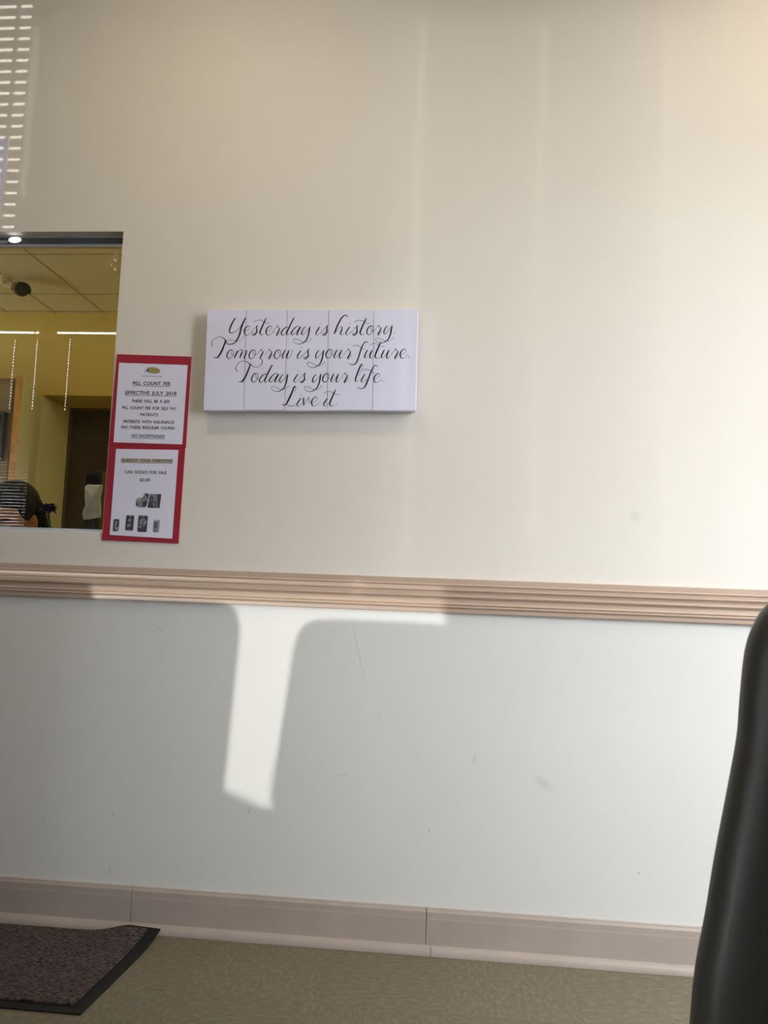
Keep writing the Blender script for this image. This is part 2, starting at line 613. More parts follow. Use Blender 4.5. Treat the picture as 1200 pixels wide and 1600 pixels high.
# dark door at the back of the niche
d = bpy.data.objects.new('door_1', None)
COL.objects.link(d)
d.location = (-1.85, OY + 0.36, 0)
struct(d)
b = B()
b.box(-2.50, -1.16, OY + 0.36, OY + 0.40, 0.005, 2.022)
place(b.build('leaf', M_BROWN), d)
b = B()
b.box(-2.53, -1.10, OY + 0.345, OY + 0.40, 2.022, 2.04)
b.box(-2.53, -2.50, OY + 0.345, OY + 0.40, 0, 2.022)
b.box(-1.16, -1.10, OY + 0.345, OY + 0.40, 0, 2.022)
place(b.build('door_frame', mat('dark_brown_frame', (0.11, 0.07, 0.04), rough=0.5)), d)
b = B()
b.box(-2.5302, -2.520, OY - 0.004, OY + 0.36, 0.0, 2.038)
place(b.build('jamb_panel', M_SAGE), d)
b = B()
b.tube([(-1.24, OY + 0.36, 1.0), (-1.24, OY + 0.30, 1.0)], 0.012)
b.ell((-1.24, OY + 0.29, 1.0), (0.028, 0.02, 0.028))
place(b.build('door_knob', M_ALU, smooth=True), d)
# half-open sage door with its raw oak edge
d = bpy.data.objects.new('door_2', None)
COL.objects.link(d)
d.location = (-2.53, OY - 0.01, 0)
struct(d)
hx, hy, nx, ny = -2.525, OY - 0.012, -2.385, 1.925
dirv = Vector((nx - hx, ny - hy, 0))
L2 = dirv.length
dirv.normalize()
nrm = Vector((-dirv.y, dirv.x, 0))
if nrm.x > 0:
    nrm = -nrm
M = Matrix((dirv, nrm, Vector((0, 0, 1)))).transposed().to_4x4()
M.translation = Vector((hx, hy, 0))
b = B()
b.box(0, L2 - 0.004, 0, 0.036, 0.01, 2.03, M=M)
place(b.build('leaf', M_SAGE), d)
b = B()
b.box(L2 - 0.004, L2, 0, 0.036, 0.01, 2.03, M=M)
place(b.build('edge_band', M_OAK), d)

# shallow brown cabinet behind the half-open door
t = thing('cabinet', 'tall brown wooden cabinet behind the oak edge of the half-open office door', 'cabinet', (-2.95, 2.17, 0))
b = B()
b.box(-3.40, -2.535, 2.125, 2.22, 0.0, 2.07)
place(b.build('carcass', mat('brown_cabinet_wood', (0.24, 0.15, 0.055), rough=0.55, noise=0.12, nscale=12), bevel=0.003), t)
for x0, x1 in ((-3.39, -2.972), (-2.964, -2.545)):
    b = B()
    b.box(x0, x1, 2.110, 2.1245, 0.06, 2.05)
    place(b.build('door', bpy.data.materials['brown_cabinet_wood'], bevel=0.002), t)

# ceiling light of the office, to the right of what the window shows
lamp = thing('ceiling_light', 'white fluorescent ceiling panel over the yellow office, right of the window', 'ceiling light', (-0.95, 1.2, OC))
b = B()
b.box(-1.25, -0.65, 0.65, 1.75, OC - 0.05, OC - 0.004)
place(b.build('housing', M_PLAIN), lamp)
b = B()
b.quad((-1.22, 0.68, OC - 0.052), (-1.22, 1.72, OC - 0.052), (-0.68, 1.72, OC - 0.052), (-0.68, 0.68, OC - 0.052))
place(b.build('diffuser', mat('warm_diffuser', (0.9, 0.9, 0.9), emit=(1.0, 0.80, 0.42), estr=7.0)), lamp)

# waiting room downlight: warm wash on the upper right of the wall
lamp = thing('ceiling_light', 'round warm ceiling light above the right end of the waiting room wall', 'ceiling light', (1.05, -0.7, CZ))
b = B()
b.tube([(1.05, -0.7, CZ - 0.002), (1.05, -0.7, CZ - 0.05)], [0.17, 0.16], n=32)
place(b.build('housing', M_PLAIN, smooth=False), lamp)
b = B()
b.tube([(1.05, -0.7, CZ - 0.05), (1.05, -0.7, CZ - 0.062)], [0.15, 0.13], n=32)
place(b.build('diffuser', mat('warm_glow_diffuser', (0.9, 0.9, 0.9), emit=(1.0, 0.82, 0.55), estr=40.0)), lamp)

lamp = thing('ceiling_light', 'round warm ceiling light above the middle of the waiting room', 'ceiling light', (-0.75, -0.9, CZ))
b = B()
b.tube([(-0.75, -0.9, CZ - 0.002), (-0.75, -0.9, CZ - 0.05)], [0.17, 0.16], n=32)
place(b.build('housing', M_PLAIN, smooth=False), lamp)
b = B()
b.tube([(-0.75, -0.9, CZ - 0.05), (-0.75, -0.9, CZ - 0.062)], [0.15, 0.13], n=32)
place(b.build('diffuser', bpy.data.materials['warm_glow_diffuser']), lamp)

# ------------------------------------------------------------------ venetian blinds on the back windows
PITCH, SLW = 0.0226, 0.025


def blind(label, x0, x1, theta, holes, z_bot=1.035, z_top=2.722, tape=None, hole_min=0.0):
    t = thing('venetian_blind', label, 'blind', ((x0 + x1) / 2, BY + 0.025, 2.80), group='venetian blinds on the back window')
    yc = BY + 0.022
    b = B()
    b.box(x0, x1, yc - 0.018, yc + 0.018, 2.745, 2.827)
    place(b.build('head_rail', M_SLAT, bevel=0.002), t)
    b = B()
    n = int((z_top - z_bot) / PITCH)
    c, s = math.cos(theta), math.sin(theta)
    hw, hl = 0.0035, 0.0058
    cuts = sorted(holes)
    for i in range(n):
        z = z_top - 0.012 - i * PITCH

        def slab(xa, xb, u0, u1):
            # u runs across the slat, room edge high
            vs = []
            for w in (-0.0004, 0.0004):
                for (x, u) in ((xa, u0), (xb, u0), (xb, u1), (xa, u1)):
                    vs.append((x, yc + u * c + w * s, z + u * s - w * c))
            b.add(vs, [(0, 1, 2, 3), (7, 6, 5, 4), (0, 4, 5, 1), (1, 5, 6, 2), (2, 6, 7, 3), (3, 7, 4, 0)])

        xp = x0 + 0.004
        for h in (cuts if z > hole_min else []):
            slab(xp, h - hw, -SLW / 2, SLW / 2)
            slab(h - hw, h + hw, -SLW / 2, -hl)
            slab(h - hw, h + hw, hl, SLW / 2)
            xp = h + hw
        slab(xp, x1 - 0.004, -SLW / 2, SLW / 2)
    place(b.build('slats', M_SLAT), t)
    b = B()
    for h in cuts:
        b.tube([(h - 0.010, yc - 0.014, z_bot), (h - 0.010, yc - 0.014, 2.745)], 0.0004, n=6)
        b.tube([(h - 0.010, yc + 0.014, z_bot), (h - 0.010, yc + 0.014, 2.745)], 0.0004, n=6)
    place(b.build('ladder_cords', M_SLAT), t)
    if tape:
        b = B()
        b.box(tape - 0.0045, tape + 0.0045, yc - 0.0155, yc - 0.015, z_bot, 2.745)
        place(b.build('ladder_tape', M_SLAT), t)
    b = B()
    b.box(x0, x1, yc - 0.012, yc + 0.012, z_bot - 0.016, z_bot - 0.002)
    place(b.build('bottom_rail', M_SLAT, bevel=0.002), t)
    return t


blind('white venetian blind with half-open slats at the left end of the back window', -4.18, -3.10, math.radians(50),
      [-3.118, -3.29, -3.75, -4.1], tape=-3.1495, hole_min=2.15)
blind('white venetian blind closed tight in the middle of the back window', -2.99, -1.815, math.radians(75),
      [-2.87], hole_min=2.15)
blind('white venetian blind almost closed over the high sill of the back window', -1.79, -0.87, math.radians(55.5),
      [-1.68, -1.33, -0.98])

# ------------------------------------------------------------------ floor mat with a curled corner
def mat_point(u, v):
    """u 0..1 from left to right edge, v 0..1 from wall to front edge"""
    xr = -0.765 + (-0.788 + 0.765) * v
    x = -2.25 + (xr + 2.25) * u
    y = -0.0365 + (-0.457 + 0.0365) * v
    d = x + 0.845
    lift = 0.0215 * math.exp(-(d / 0.065) ** 2) if d < 0 else 0.0215 - 0.004 * min(1, d / 0.08)
    y += 0.0 if v > 0.3 else 0.0
    z = 0.0035 + lift * max(0, 1 - v / 0.36) ** 2
    return Vector((x, y, z))


mt = thing('floor_mat', 'brown-grey carpeted entrance mat with black rubber border, curled at the wall corner', 'mat', (-1.5, -0.25, 0))
NU, NV = 130, 40
us = [0.0] + [0.55 * i / 20 for i in range(1, 21)] + [0.55 + 0.45 * i / NU for i in range(1, NU + 1)]
vs_ = [i / NV for i in range(NV + 1)]


def sheet(us, vs_, top, bottom=-0.0035):
    b = B()
    nu, nv = len(us), len(vs_)
    P = [[mat_point(u, v) for u in us] for v in vs_]
    vv = [p + Vector((0, 0, top)) for row in P for p in row] + [p + Vector((0, 0, bottom)) for row in P for p in row]
    fs = []
    n = nu * nv
    for j in range(nv - 1):
        for i in range(nu - 1):
            a = j * nu + i
            fs.append((a, a + 1, a + nu + 1, a + nu))
            fs.append((n + a, n + a + nu, n + a + nu + 1, n + a + 1))
    for i in range(nu - 1):
        fs.append((i, n + i, n + i + 1, i + 1))
        a = (nv - 1) * nu + i
        fs.append((a, a + 1, n + a + 1, n + a))
    for j in range(nv - 1):
        a = j * nu
        fs.append((a, a + nu, n + a + nu, n + a))
        a = j * nu + nu - 1
        fs.append((a, n + a, n + a + nu, a + nu))
    b.add(vv, fs)
    return b


place(sheet(us, vs_, 0.0).build('rubber_border', M_RUBBER, smooth=False), mt)
WID = 1.475
ub = 0.032 / WID
us2 = [ub + (1 - 2 * ub) * u for u in us]
vs2 = [0.028 + (1 - 0.028 - 0.075) * v for v in vs_]
cb = sheet(us2, vs2, 0.0045, 0.0005)
place(cb.build('carpet', M_CARPET), mt)


# ------------------------------------------------------------------ script sign of five white boards
INK_STROKES = [[-6554,16959,24,-6632,16822,31,-6696,16650,31,-6702,16556,23,-6645,16513,14,-6554,16550,10,-6450,16636,8,-6336,16809,6],
[-6256,16978,22,-6321,16825,33,-6374,16653,35,-6410,16465,33,-6479,16309,29,-6551,16223,21,-6657,16180,13,-6767,16197,10,-6809,16259,10],
[-6787,16287,6,-6665,16315,7,-6493,16290,7,-6356,16326,6,-6282,16389,6,-6254,16451,6],
[-6252,16552,6,-6170,16607,6,-6120,16678,8,-6162,16732,12,-6229,16685,20,-6275,16591,27,-6257,16490,20,-6193,16459,10,-6103,16515,6,-6038,16585,6],
[-6103,16515,6,-6002,16640,6,-5900,16750,10],
[-5900,16758,14,-5924,16680,22,-5914,16578,27,-5948,16493,25,-6000,16461,20,-6032,16487,14,-5996,16519,10,-5957,16516,10],
[-5927,16532,6,-5843,16551,6],
[-5664,16962,16,-5719,16829,28,-5807,16595,31,-5813,16517,26,-5769,16471,11,-5687,16518,6],
[-6005,16835,6,-5946,16882,8,-5862,16903,8,-5768,16883,8,-5657,16822,7,-5549,16815,7],
[-5623,16558,6,-5541,16613,6,-5491,16683,8,-5532,16737,12,-5599,16690,20,-5645,16596,27,-5628,16496,20,-5564,16465,10,-5475,16520,6,-5410,16591,6],
[-5458,16551,6,-5387,16661,6,-5322,16746,10],
[-5322,16751,15,-5309,16700,10,-5261,16665,14,-5268,16623,24,-5297,16553,27,-5335,16483,24,-5318,16452,13,-5279,16499,7,-5222,16577,6],
[-5012,16687,8,-5059,16710,14,-5141,16647,21,-5197,16554,25,-5194,16488,21,-5155,16469,13,-5074,16539,8,-4991,16726,8],
[-4855,16983,20,-4948,16788,29,-5030,16586,29,-5049,16508,24,-5017,16475,10,-4922,16556,6],
[-4685,16713,10,-4747,16735,11,-4835,16665,19,-4906,16556,26,-4903,16494,19,-4857,16487,10,-4770,16573,8,-4670,16721,9],
[-4654,16713,22,-4724,16589,29,-4754,16503,24,-4727,16477,10,-4646,16543,6,-4603,16613,6],
[-4525,16722,12,-4589,16636,20,-4618,16543,23,-4597,16481,14,-4538,16528,8,-4394,16707,6],
[-4392,16727,20,-4408,16607,29,-4429,16467,27,-4483,16328,23,-4556,16258,17,-4661,16214,11,-4768,16233,8,-4832,16294,8,-4835,16348,8,-4775,16361,8,-4666,16319,8,-4572,16273,8,-4481,16274,6,-4406,16313,6,-4341,16383,8],
[-4109,16725,17,-4169,16624,25,-4207,16543,23,-4194,16485,12,-4141,16501,6,-4054,16586,6],
[-4107,16819,26,-4097,16810,26],
[-4089,16532,6,-3988,16656,6,-3887,16765,10],
[-3887,16773,14,-3911,16696,22,-3902,16595,27,-3936,16510,25,-3988,16479,20,-4020,16505,14,-3983,16536,10,-3945,16533,10],
[-3915,16549,6,-3833,16568,6],
[-3321,17004,12,-3369,17055,16,-3422,17055,21,-3509,16969,27,-3592,16799,31,-3660,16613,31,-3689,16517,26],
[-3672,16536,6,-3586,16660,6,-3513,16722,9,-3476,16722,12,-3477,16661,23,-3507,16568,27,-3512,16514,20,-3473,16491,8,-3385,16554,6],
[-3260,16732,17,-3320,16631,25,-3358,16551,23,-3345,16492,12,-3293,16508,6,-3206,16594,6],
[-3258,16826,26,-3248,16817,26],
[-3234,16540,6,-3133,16663,6,-3032,16772,10],
[-3032,16780,14,-3056,16703,22,-3047,16603,27,-3082,16518,25,-3133,16487,20,-3164,16512,14,-3128,16544,10,-3090,16541,10],
[-3061,16556,6,-2979,16576,6],
[-2802,16982,16,-2857,16850,28,-2946,16619,31,-2953,16542,26,-2911,16496,11,-2830,16543,6],
[-3136,16856,6,-3078,16903,8,-2996,16923,8,-2904,16904,8,-2796,16843,7,-2691,16836,7],
[-2650,16760,14,-2709,16736,18,-2759,16651,25,-2771,16574,23,-2738,16513,16,-2693,16506,12,-2628,16568,10,-2593,16653,9,-2604,16737,10,-2650,16763,12],
[-2650,16760,8,-2663,16698,8,-2622,16606,8,-2577,16622,6],
[-2573,16591,6,-2502,16699,6,-2438,16784,10],
[-2438,16789,15,-2425,16738,10,-2379,16703,14,-2386,16662,24,-2415,16593,27,-2453,16523,24,-2437,16493,13,-2398,16539,7,-2341,16616,6],
[-2197,16771,12,-2261,16686,20,-2291,16594,23,-2271,16533,14,-2212,16579,8,-2069,16756,6],
[-2067,16776,20,-2083,16657,29,-2105,16519,27,-2160,16381,23,-2232,16311,17,-2335,16267,11,-2441,16286,8,-2503,16347,8,-2505,16400,8,-2446,16413,8,-2339,16371,8,-2248,16326,8,-2158,16327,6,-2085,16366,6,-2020,16435,8],
[-1993,16563,30,-1982,16553,30],
[-7150,16108,11,-7196,16162,13,-7203,16224,12,-7162,16318,9,-7072,16378,9,-6965,16401,9,-6870,16368,14,-6803,16298,20,-6761,16229,12,-6690,16206,8,-6613,16215,6],
[-6796,16309,26,-6842,16150,33,-6908,15963,35,-6972,15853,31,-7023,15799,22,-7108,15798,12],
[-7023,15799,8,-6953,15796,8],
[-6618,16028,14,-6678,16004,18,-6727,15918,25,-6739,15841,23,-6704,15779,16,-6657,15772,12,-6591,15834,10,-6557,15920,9,-6570,16005,10,-6618,16031,12],
[-6618,16028,8,-6630,15966,8,-6586,15873,8,-6540,15889,6],
[-6434,16011,20,-6479,15905,29,-6519,15789,26],
[-6505,15820,6,-6428,15953,8,-6355,16031,10,-6308,16024,14,-6312,15954,21,-6345,15860,27,-6357,15791,22],
[-6343,15822,6,-6273,15946,8,-6207,16017,10,-6168,16002,14,-6187,15924,25,-6228,15831,27,-6225,15777,17,-6188,15800,6],
[-5977,16035,14,-6038,16011,18,-6087,15925,25,-6098,15848,23,-6064,15786,16,-6017,15779,12,-5951,15842,10,-5918,15927,9,-5930,16012,10,-5977,16038,12],
[-5977,16035,8,-5989,15973,8,-5946,15880,8,-5901,15896,6],
[-5931,15888,6,-5856,15928,6,-5755,16060,8],
[-5756,16068,14,-5745,16014,10,-5698,15984,15,-5718,15929,25,-5759,15836,26,-5771,15782,18,-5732,15762,10,-5707,15721,14,-5718,15651,14,-5754,15589,12,-5790,15558,9,-5881,15534,8,-5974,15556,11,-6039,15617,17],
[-5649,15868,6,-5577,15977,6,-5513,16063,10],
[-5513,16068,15,-5500,16017,10,-5452,15982,14,-5459,15940,24,-5488,15870,27,-5525,15800,24,-5508,15770,13,-5469,15816,7,-5412,15894,6],
[-5251,16042,14,-5311,16019,18,-5361,15933,25,-5372,15856,23,-5338,15795,16,-5292,15787,12,-5226,15850,10,-5192,15935,9,-5204,16020,10,-5251,16046,12],
[-5251,16042,8,-5263,15981,8,-5220,15888,8,-5175,15904,6],
[-5065,16048,16,-5113,15936,27,-5142,15843,23,-5121,15797,10,-5062,15844,6,-4978,15999,8],
[-4954,16041,18,-4990,15922,27,-5012,15837,22,-4984,15796,12,-4925,15838,8,-4876,15939,8,-4866,16054,10],
[-4614,16034,17,-4675,15933,25,-4712,15853,23,-4698,15794,12,-4646,15810,6,-4559,15896,6],
[-4612,16128,26,-4603,16119,26],
[-4589,15842,6,-4489,15966,6,-4387,16075,10],
[-4388,16082,14,-4412,16005,22,-4402,15905,27,-4436,15820,25,-4488,15789,20,-4520,15815,14,-4483,15846,10,-4445,15843,10],
[-4415,15859,6,-4333,15878,6],
[-4098,16047,12,-4162,15962,20,-4191,15869,23,-4170,15808,14,-4111,15855,8,-3968,16033,6],
[-3966,16053,20,-3982,15933,29,-4003,15795,27,-4057,15656,23,-4130,15586,17,-4234,15542,11,-4341,15561,8,-4404,15621,8,-4407,15675,8,-4347,15688,8,-4238,15646,8,-4145,15601,8,-4055,15603,6,-3981,15642,6,-3916,15711,8],
[-3780,16073,14,-3840,16050,18,-3889,15965,25,-3901,15888,23,-3868,15827,16,-3822,15820,12,-3757,15882,10,-3723,15967,9,-3734,16051,10,-3781,16076,12],
[-3780,16073,8,-3793,16012,8,-3751,15920,8,-3706,15936,6],
[-3591,16063,18,-3639,15952,27,-3668,15860,24,-3648,15822,11,-3597,15861,6,-3483,16015,8],
[-3459,16057,20,-3502,15938,27,-3517,15854,24,-3490,15816,11,-3417,15878,6],
[-3400,15901,6,-3329,16009,6,-3265,16094,10],
[-3265,16099,15,-3252,16048,10,-3206,16013,14,-3213,15972,24,-3242,15903,27,-3279,15834,24,-3263,15803,13,-3224,15850,7,-3167,15927,6],
[-2733,16271,12,-2757,16301,12,-2809,16290,16,-2873,16190,23,-2927,16036,27,-2979,15837,27,-3033,15699,24,-3091,15645,18,-3166,15641,12,-3242,15674,12],
[-3150,16157,6,-3098,16191,8,-3023,16196,8,-2931,16151,8,-2869,16091,8,-2794,16091,6],
[-2730,16072,18,-2778,15962,27,-2807,15870,24,-2788,15832,11,-2737,15870,6,-2623,16024,8],
[-2599,16066,20,-2642,15948,27,-2657,15864,24,-2630,15826,11,-2558,15888,6],
[-2357,16310,16,-2411,16179,28,-2500,15949,31,-2508,15873,26,-2465,15828,11,-2385,15874,6],
[-2689,16184,6,-2631,16231,8,-2549,16251,8,-2458,16232,8,-2351,16172,7,-2246,16166,7],
[-2258,16077,18,-2306,15967,27,-2336,15875,24,-2316,15837,11,-2265,15876,6,-2152,16029,8],
[-2128,16071,20,-2171,15953,27,-2186,15869,24,-2159,15831,11,-2087,15893,6],
[-2073,15921,6,-2002,16028,6,-1938,16112,10],
[-1938,16117,15,-1926,16067,10,-1880,16032,14,-1887,15991,24,-1916,15922,27,-1954,15853,24,-1938,15823,13,-1899,15869,7,-1843,15946,6],
[-1788,15930,6,-1709,15984,6,-1659,16053,8,-1698,16106,12,-1763,16059,20,-1809,15968,27,-1794,15869,20,-1733,15839,10,-1646,15893,6,-1581,15963,6],
[-1569,15876,30,-1559,15867,30],
[-6397,15399,11,-6454,15457,13,-6458,15519,12,-6410,15628,9,-6321,15694,9,-6214,15707,10,-6119,15670,14,-6039,15609,18],
[-6047,15614,24,-6092,15462,31,-6173,15245,35,-6244,15136,31,-6288,15105,18,-6365,15108,10],
[-6280,15105,8,-6211,15098,7],
[-5867,15357,14,-5927,15333,18,-5976,15248,25,-5987,15171,23,-5953,15110,16,-5907,15103,12,-5841,15165,10,-5808,15250,9,-5820,15334,10,-5867,15360,12],
[-5867,15357,8,-5879,15295,8,-5836,15204,8,-5791,15219,6],
[-5571,15315,8,-5618,15337,14,-5699,15275,21,-5755,15182,25,-5752,15117,21,-5712,15098,13,-5632,15168,8,-5550,15353,8],
[-5414,15609,20,-5507,15415,29,-5588,15215,29,-5607,15138,24,-5575,15104,10,-5480,15185,6],
[-5246,15342,10,-5309,15364,11,-5397,15294,19,-5467,15186,26,-5464,15124,19,-5418,15117,10,-5331,15203,8,-5231,15350,9],
[-5216,15342,22,-5286,15219,29,-5315,15134,24,-5288,15108,10,-5207,15174,6,-5165,15243,6],
[-5091,15344,12,-5155,15259,20,-5184,15167,23,-5163,15106,14,-5104,15152,8,-4960,15331,6],
[-4958,15350,20,-4974,15231,29,-4994,15093,27,-5048,14954,23,-5121,14884,17,-5225,14840,11,-5333,14858,8,-5397,14918,8,-5400,14972,8,-5339,14985,8,-5231,14944,8,-5137,14899,8,-5046,14901,6,-4972,14940,6,-4907,15010,8],
[-4672,15350,17,-4733,15249,25,-4770,15169,23,-4756,15111,12,-4704,15127,6,-4617,15213,6],
[-4671,15443,26,-4661,15434,26],
[-4663,15159,6,-4563,15282,6,-4462,15391,10],
[-4462,15398,14,-4486,15322,22,-4476,15222,27,-4510,15138,25,-4562,15106,20,-4593,15132,14,-4557,15163,10,-4519,15161,10],
[-4489,15176,6,-4407,15196,6],
[-4149,15357,12,-4213,15272,20,-4242,15180,23,-4222,15119,14,-4163,15166,8,-4020,15343,6],
[-4018,15363,20,-4034,15244,29,-4055,15106,27,-4109,14968,23,-4181,14898,17,-4285,14854,11,-4392,14872,8,-4455,14932,8,-4458,14986,8,-4398,14999,8,-4290,14958,8,-4197,14913,8,-4106,14915,6,-4033,14954,6,-3968,15023,8],
[-3840,15384,14,-3900,15360,18,-3949,15275,25,-3961,15199,23,-3928,15138,16,-3882,15131,12,-3817,15193,10,-3783,15278,9,-3794,15361,10,-3841,15387,12],
[-3840,15384,8,-3853,15322,8,-3811,15231,8,-3767,15247,6],
[-3649,15377,18,-3696,15267,27,-3726,15175,24,-3706,15137,11,-3655,15176,6,-3541,15330,8],
[-3517,15371,20,-3560,15253,27,-3575,15169,24,-3547,15132,11,-3475,15193,6],
[-3464,15216,6,-3393,15324,6,-3329,15409,10],
[-3329,15413,15,-3317,15363,10,-3270,15329,14,-3277,15288,24,-3306,15219,27,-3344,15150,24,-3327,15119,13,-3289,15166,7,-3232,15242,6],
[-2859,15662,18,-2909,15609,27,-2977,15425,29,-3030,15257,29,-3034,15181,22,-3011,15151,10,-2938,15213,6],
[-2859,15658,8,-2855,15564,6,-2902,15434,6,-2972,15319,5],
[-2773,15378,17,-2833,15278,25,-2870,15199,23,-2857,15141,12,-2806,15157,6,-2719,15242,6],
[-2770,15471,26,-2761,15462,26],
[-2430,15597,12,-2468,15630,12,-2520,15614,16,-2583,15507,23,-2637,15354,27,-2697,15171,29,-2758,15018,24,-2809,14972,16,-2883,14956,12,-2967,15008,13],
[-2874,15480,5,-2815,15507,8,-2741,15520,8,-2649,15483,8,-2572,15423,8,-2483,15420,6],
[-2493,15227,6,-2413,15281,6,-2363,15350,8,-2403,15403,12,-2468,15356,20,-2514,15265,27,-2498,15166,20,-2437,15137,10,-2350,15191,6,-2285,15260,6],
[-2278,15189,30,-2267,15180,30],
[-4716,14990,24,-4760,14974,27,-4814,14820,33,-4902,14605,35,-4964,14483,24,-5031,14451,12,-5062,14469,10,-5032,14481,8,-4956,14475,8,-4863,14439,10,-4757,14440,9,-4669,14488,6],
[-4716,14990,10,-4708,14929,6,-4760,14806,5],
[-4551,14667,17,-4612,14568,25,-4649,14488,23,-4635,14430,12,-4583,14446,6,-4497,14531,6],
[-4550,14760,26,-4540,14751,26],
[-4473,14681,20,-4473,14582,27,-4463,14453,17],
[-4463,14453,8,-4400,14568,8,-4330,14691,10,-4326,14600,8,-4301,14547,8,-4248,14555,6],
[-4220,14533,6,-4140,14587,6,-4090,14657,8,-4130,14709,12,-4196,14662,20,-4241,14571,27,-4225,14472,20,-4163,14443,10,-4075,14497,6,-4010,14567,6],
[-3800,14679,17,-3860,14580,25,-3897,14500,23,-3884,14443,12,-3832,14459,6,-3746,14544,6],
[-3798,14772,26,-3789,14763,26],
[-3576,14926,16,-3631,14796,28,-3718,14567,31,-3725,14491,26,-3683,14446,11,-3602,14493,6],
[-3909,14799,6,-3851,14846,8,-3769,14867,8,-3678,14848,8,-3570,14789,7,-3465,14783,7],
[-3536,14496,30,-3525,14487,30]]
SY = -0.035
sign = thing('wall_sign', 'white plank sign reading Yesterday is history, in black script, hung on the cream wall', 'sign', (-0.437, 0, 1.427))
top = [(-0.7392, 1.7187), (-0.6257, 1.7203), (-0.5072, 1.7210), (-0.3883, 1.7217), (-0.2601, 1.7225), (-0.1351, 1.7255)]
bot = [(-0.7335, 1.4271), (-0.6174, 1.4291), (-0.5001, 1.4312), (-0.3802, 1.4332), (-0.2530, 1.4354), (-0.1325, 1.4366)]
g = 0.0006
for i in range(5):
    b = B()
    dz = [0, 0.0005, -0.0004, 0.0003, 0][i]
    o = [(top[i][0] + g, top[i][1] + dz), (top[i + 1][0] - g, top[i + 1][1] + dz), (bot[i + 1][0] - g, bot[i + 1][1] + dz), (bot[i][0] + g, bot[i][1] + dz)]
    b.prism(o, SY, -0.008)
    place(b.build('board', M_BOARD, bevel=0.0008), sign)
b = B()
for z in (1.49, 1.655):
    b.box(-0.71, -0.16, -0.008, 0.0, z - 0.02, z + 0.02)
place(b.build('batten', mat('pine_batten', (0.5, 0.38, 0.24), rough=0.7)), sign)


def catmull(pts, n=7):
    out = []
    P = [pts[0]] + pts + [pts[-1]]
    for i in range(1, len(P) - 2):
        p0, p1, p2, p3 = P[i - 1], P[i], P[i + 1], P[i + 2]
        for k in range(n):
            t = k / n
            q = []
            for c in range(3):
                a0, a1, a2, a3 = p0[c], p1[c], p2[c], p3[c]
                q.append(0.5 * (2 * a1 + (a2 - a0) * t + (2 * a0 - 5 * a1 + 4 * a2 - a3) * t * t + (3 * a1 - a0 - 3 * a2 + a3) * t ** 3))
            out.append(q)
    out.append(list(pts[-1]))
    return out


b = B()
KW = 0.00173 / 12
layer = 0
for st in INK_STROKES:
    pts = [(st[i] / 1e4, st[i + 1] / 1e4, max(st[i + 2], 5) * KW) for i in range(0, len(st), 3)]
    c = catmull(pts)
    layer += 1
    yy = SY - 0.0003 - 0.000002 * layer
    vv = []
    n = len(c)
    for i, (x, z, w) in enumerate(c):
        a, e = c[max(i - 1, 0)], c[min(i + 1, n - 1)]
        tx, tz = e[0] - a[0], e[1] - a[1]
        l = math.hypot(tx, tz) or 1
        nx, nz = -tz / l, tx / l
        h = w / 2
        if i == 0 or i == n - 1:
            h *= 0.75
        vv.append((x + nx * h, yy, z + nz * h))
        vv.append((x - nx * h, yy, z - nz * h))
    b.add(vv, [(2 * i, 2 * i + 1, 2 * i + 3, 2 * i + 2) for i in range(n - 1)])
place(b.build('lettering', M_INK), sign)


# ------------------------------------------------------------------ printed notices on red card
def text_shapes(b, s, x0, z0, x1, z1, cap, y, bold=0.02, shear=0.0, mi=0):
    cu = bpy.data.curves.new('tmp', 'FONT')
    cu.body = s
    cu.size = 1.0
    cu.offset = bold
    cu.shear = shear
    cu.space_word = 1.7
    cu.resolution_u = 3
    ob = bpy.data.objects.new('tmp', cu)
    COL.objects.link(ob)
    dg = bpy.context.evaluated_depsgraph_get()
    me = bpy.data.meshes.new_from_object(ob.evaluated_get(dg))
    vs = [v.co.copy() for v in me.vertices]
    fs = [tuple(p.vertices) for p in me.polygons]
    bpy.data.objects.remove(ob)
    bpy.data.curves.remove(cu)
    bpy.data.meshes.remove(me)
    xa, xb = min(v.x for v in vs), max(v.x for v in vs)
    ca, sa = x1 - x0, z1 - z0
    L = math.hypot(ca, sa)
    ca, sa = ca / L, sa / L
    kx = L / (xb - xa)
    kz = cap / 0.69
    b.add([(x0 + (v.x - xa) * kx * ca - v.y * kz * sa, y, z0 + (v.x - xa) * kx * sa + v.y * kz * ca) for v in vs], fs, mi)
    return b


def bar(b, x0, z0, x1, z1, t, y, mi=0):
    b.quad((x0, y, z0), (x1, y, z1), (x1, y, z1 + t), (x0, y, z0 + t), mi)


def card(name, outline, y0, y1, material, root):
    b = B()
    b.prism(outline, y0, y1)
    return place(b.build(name, material), root)


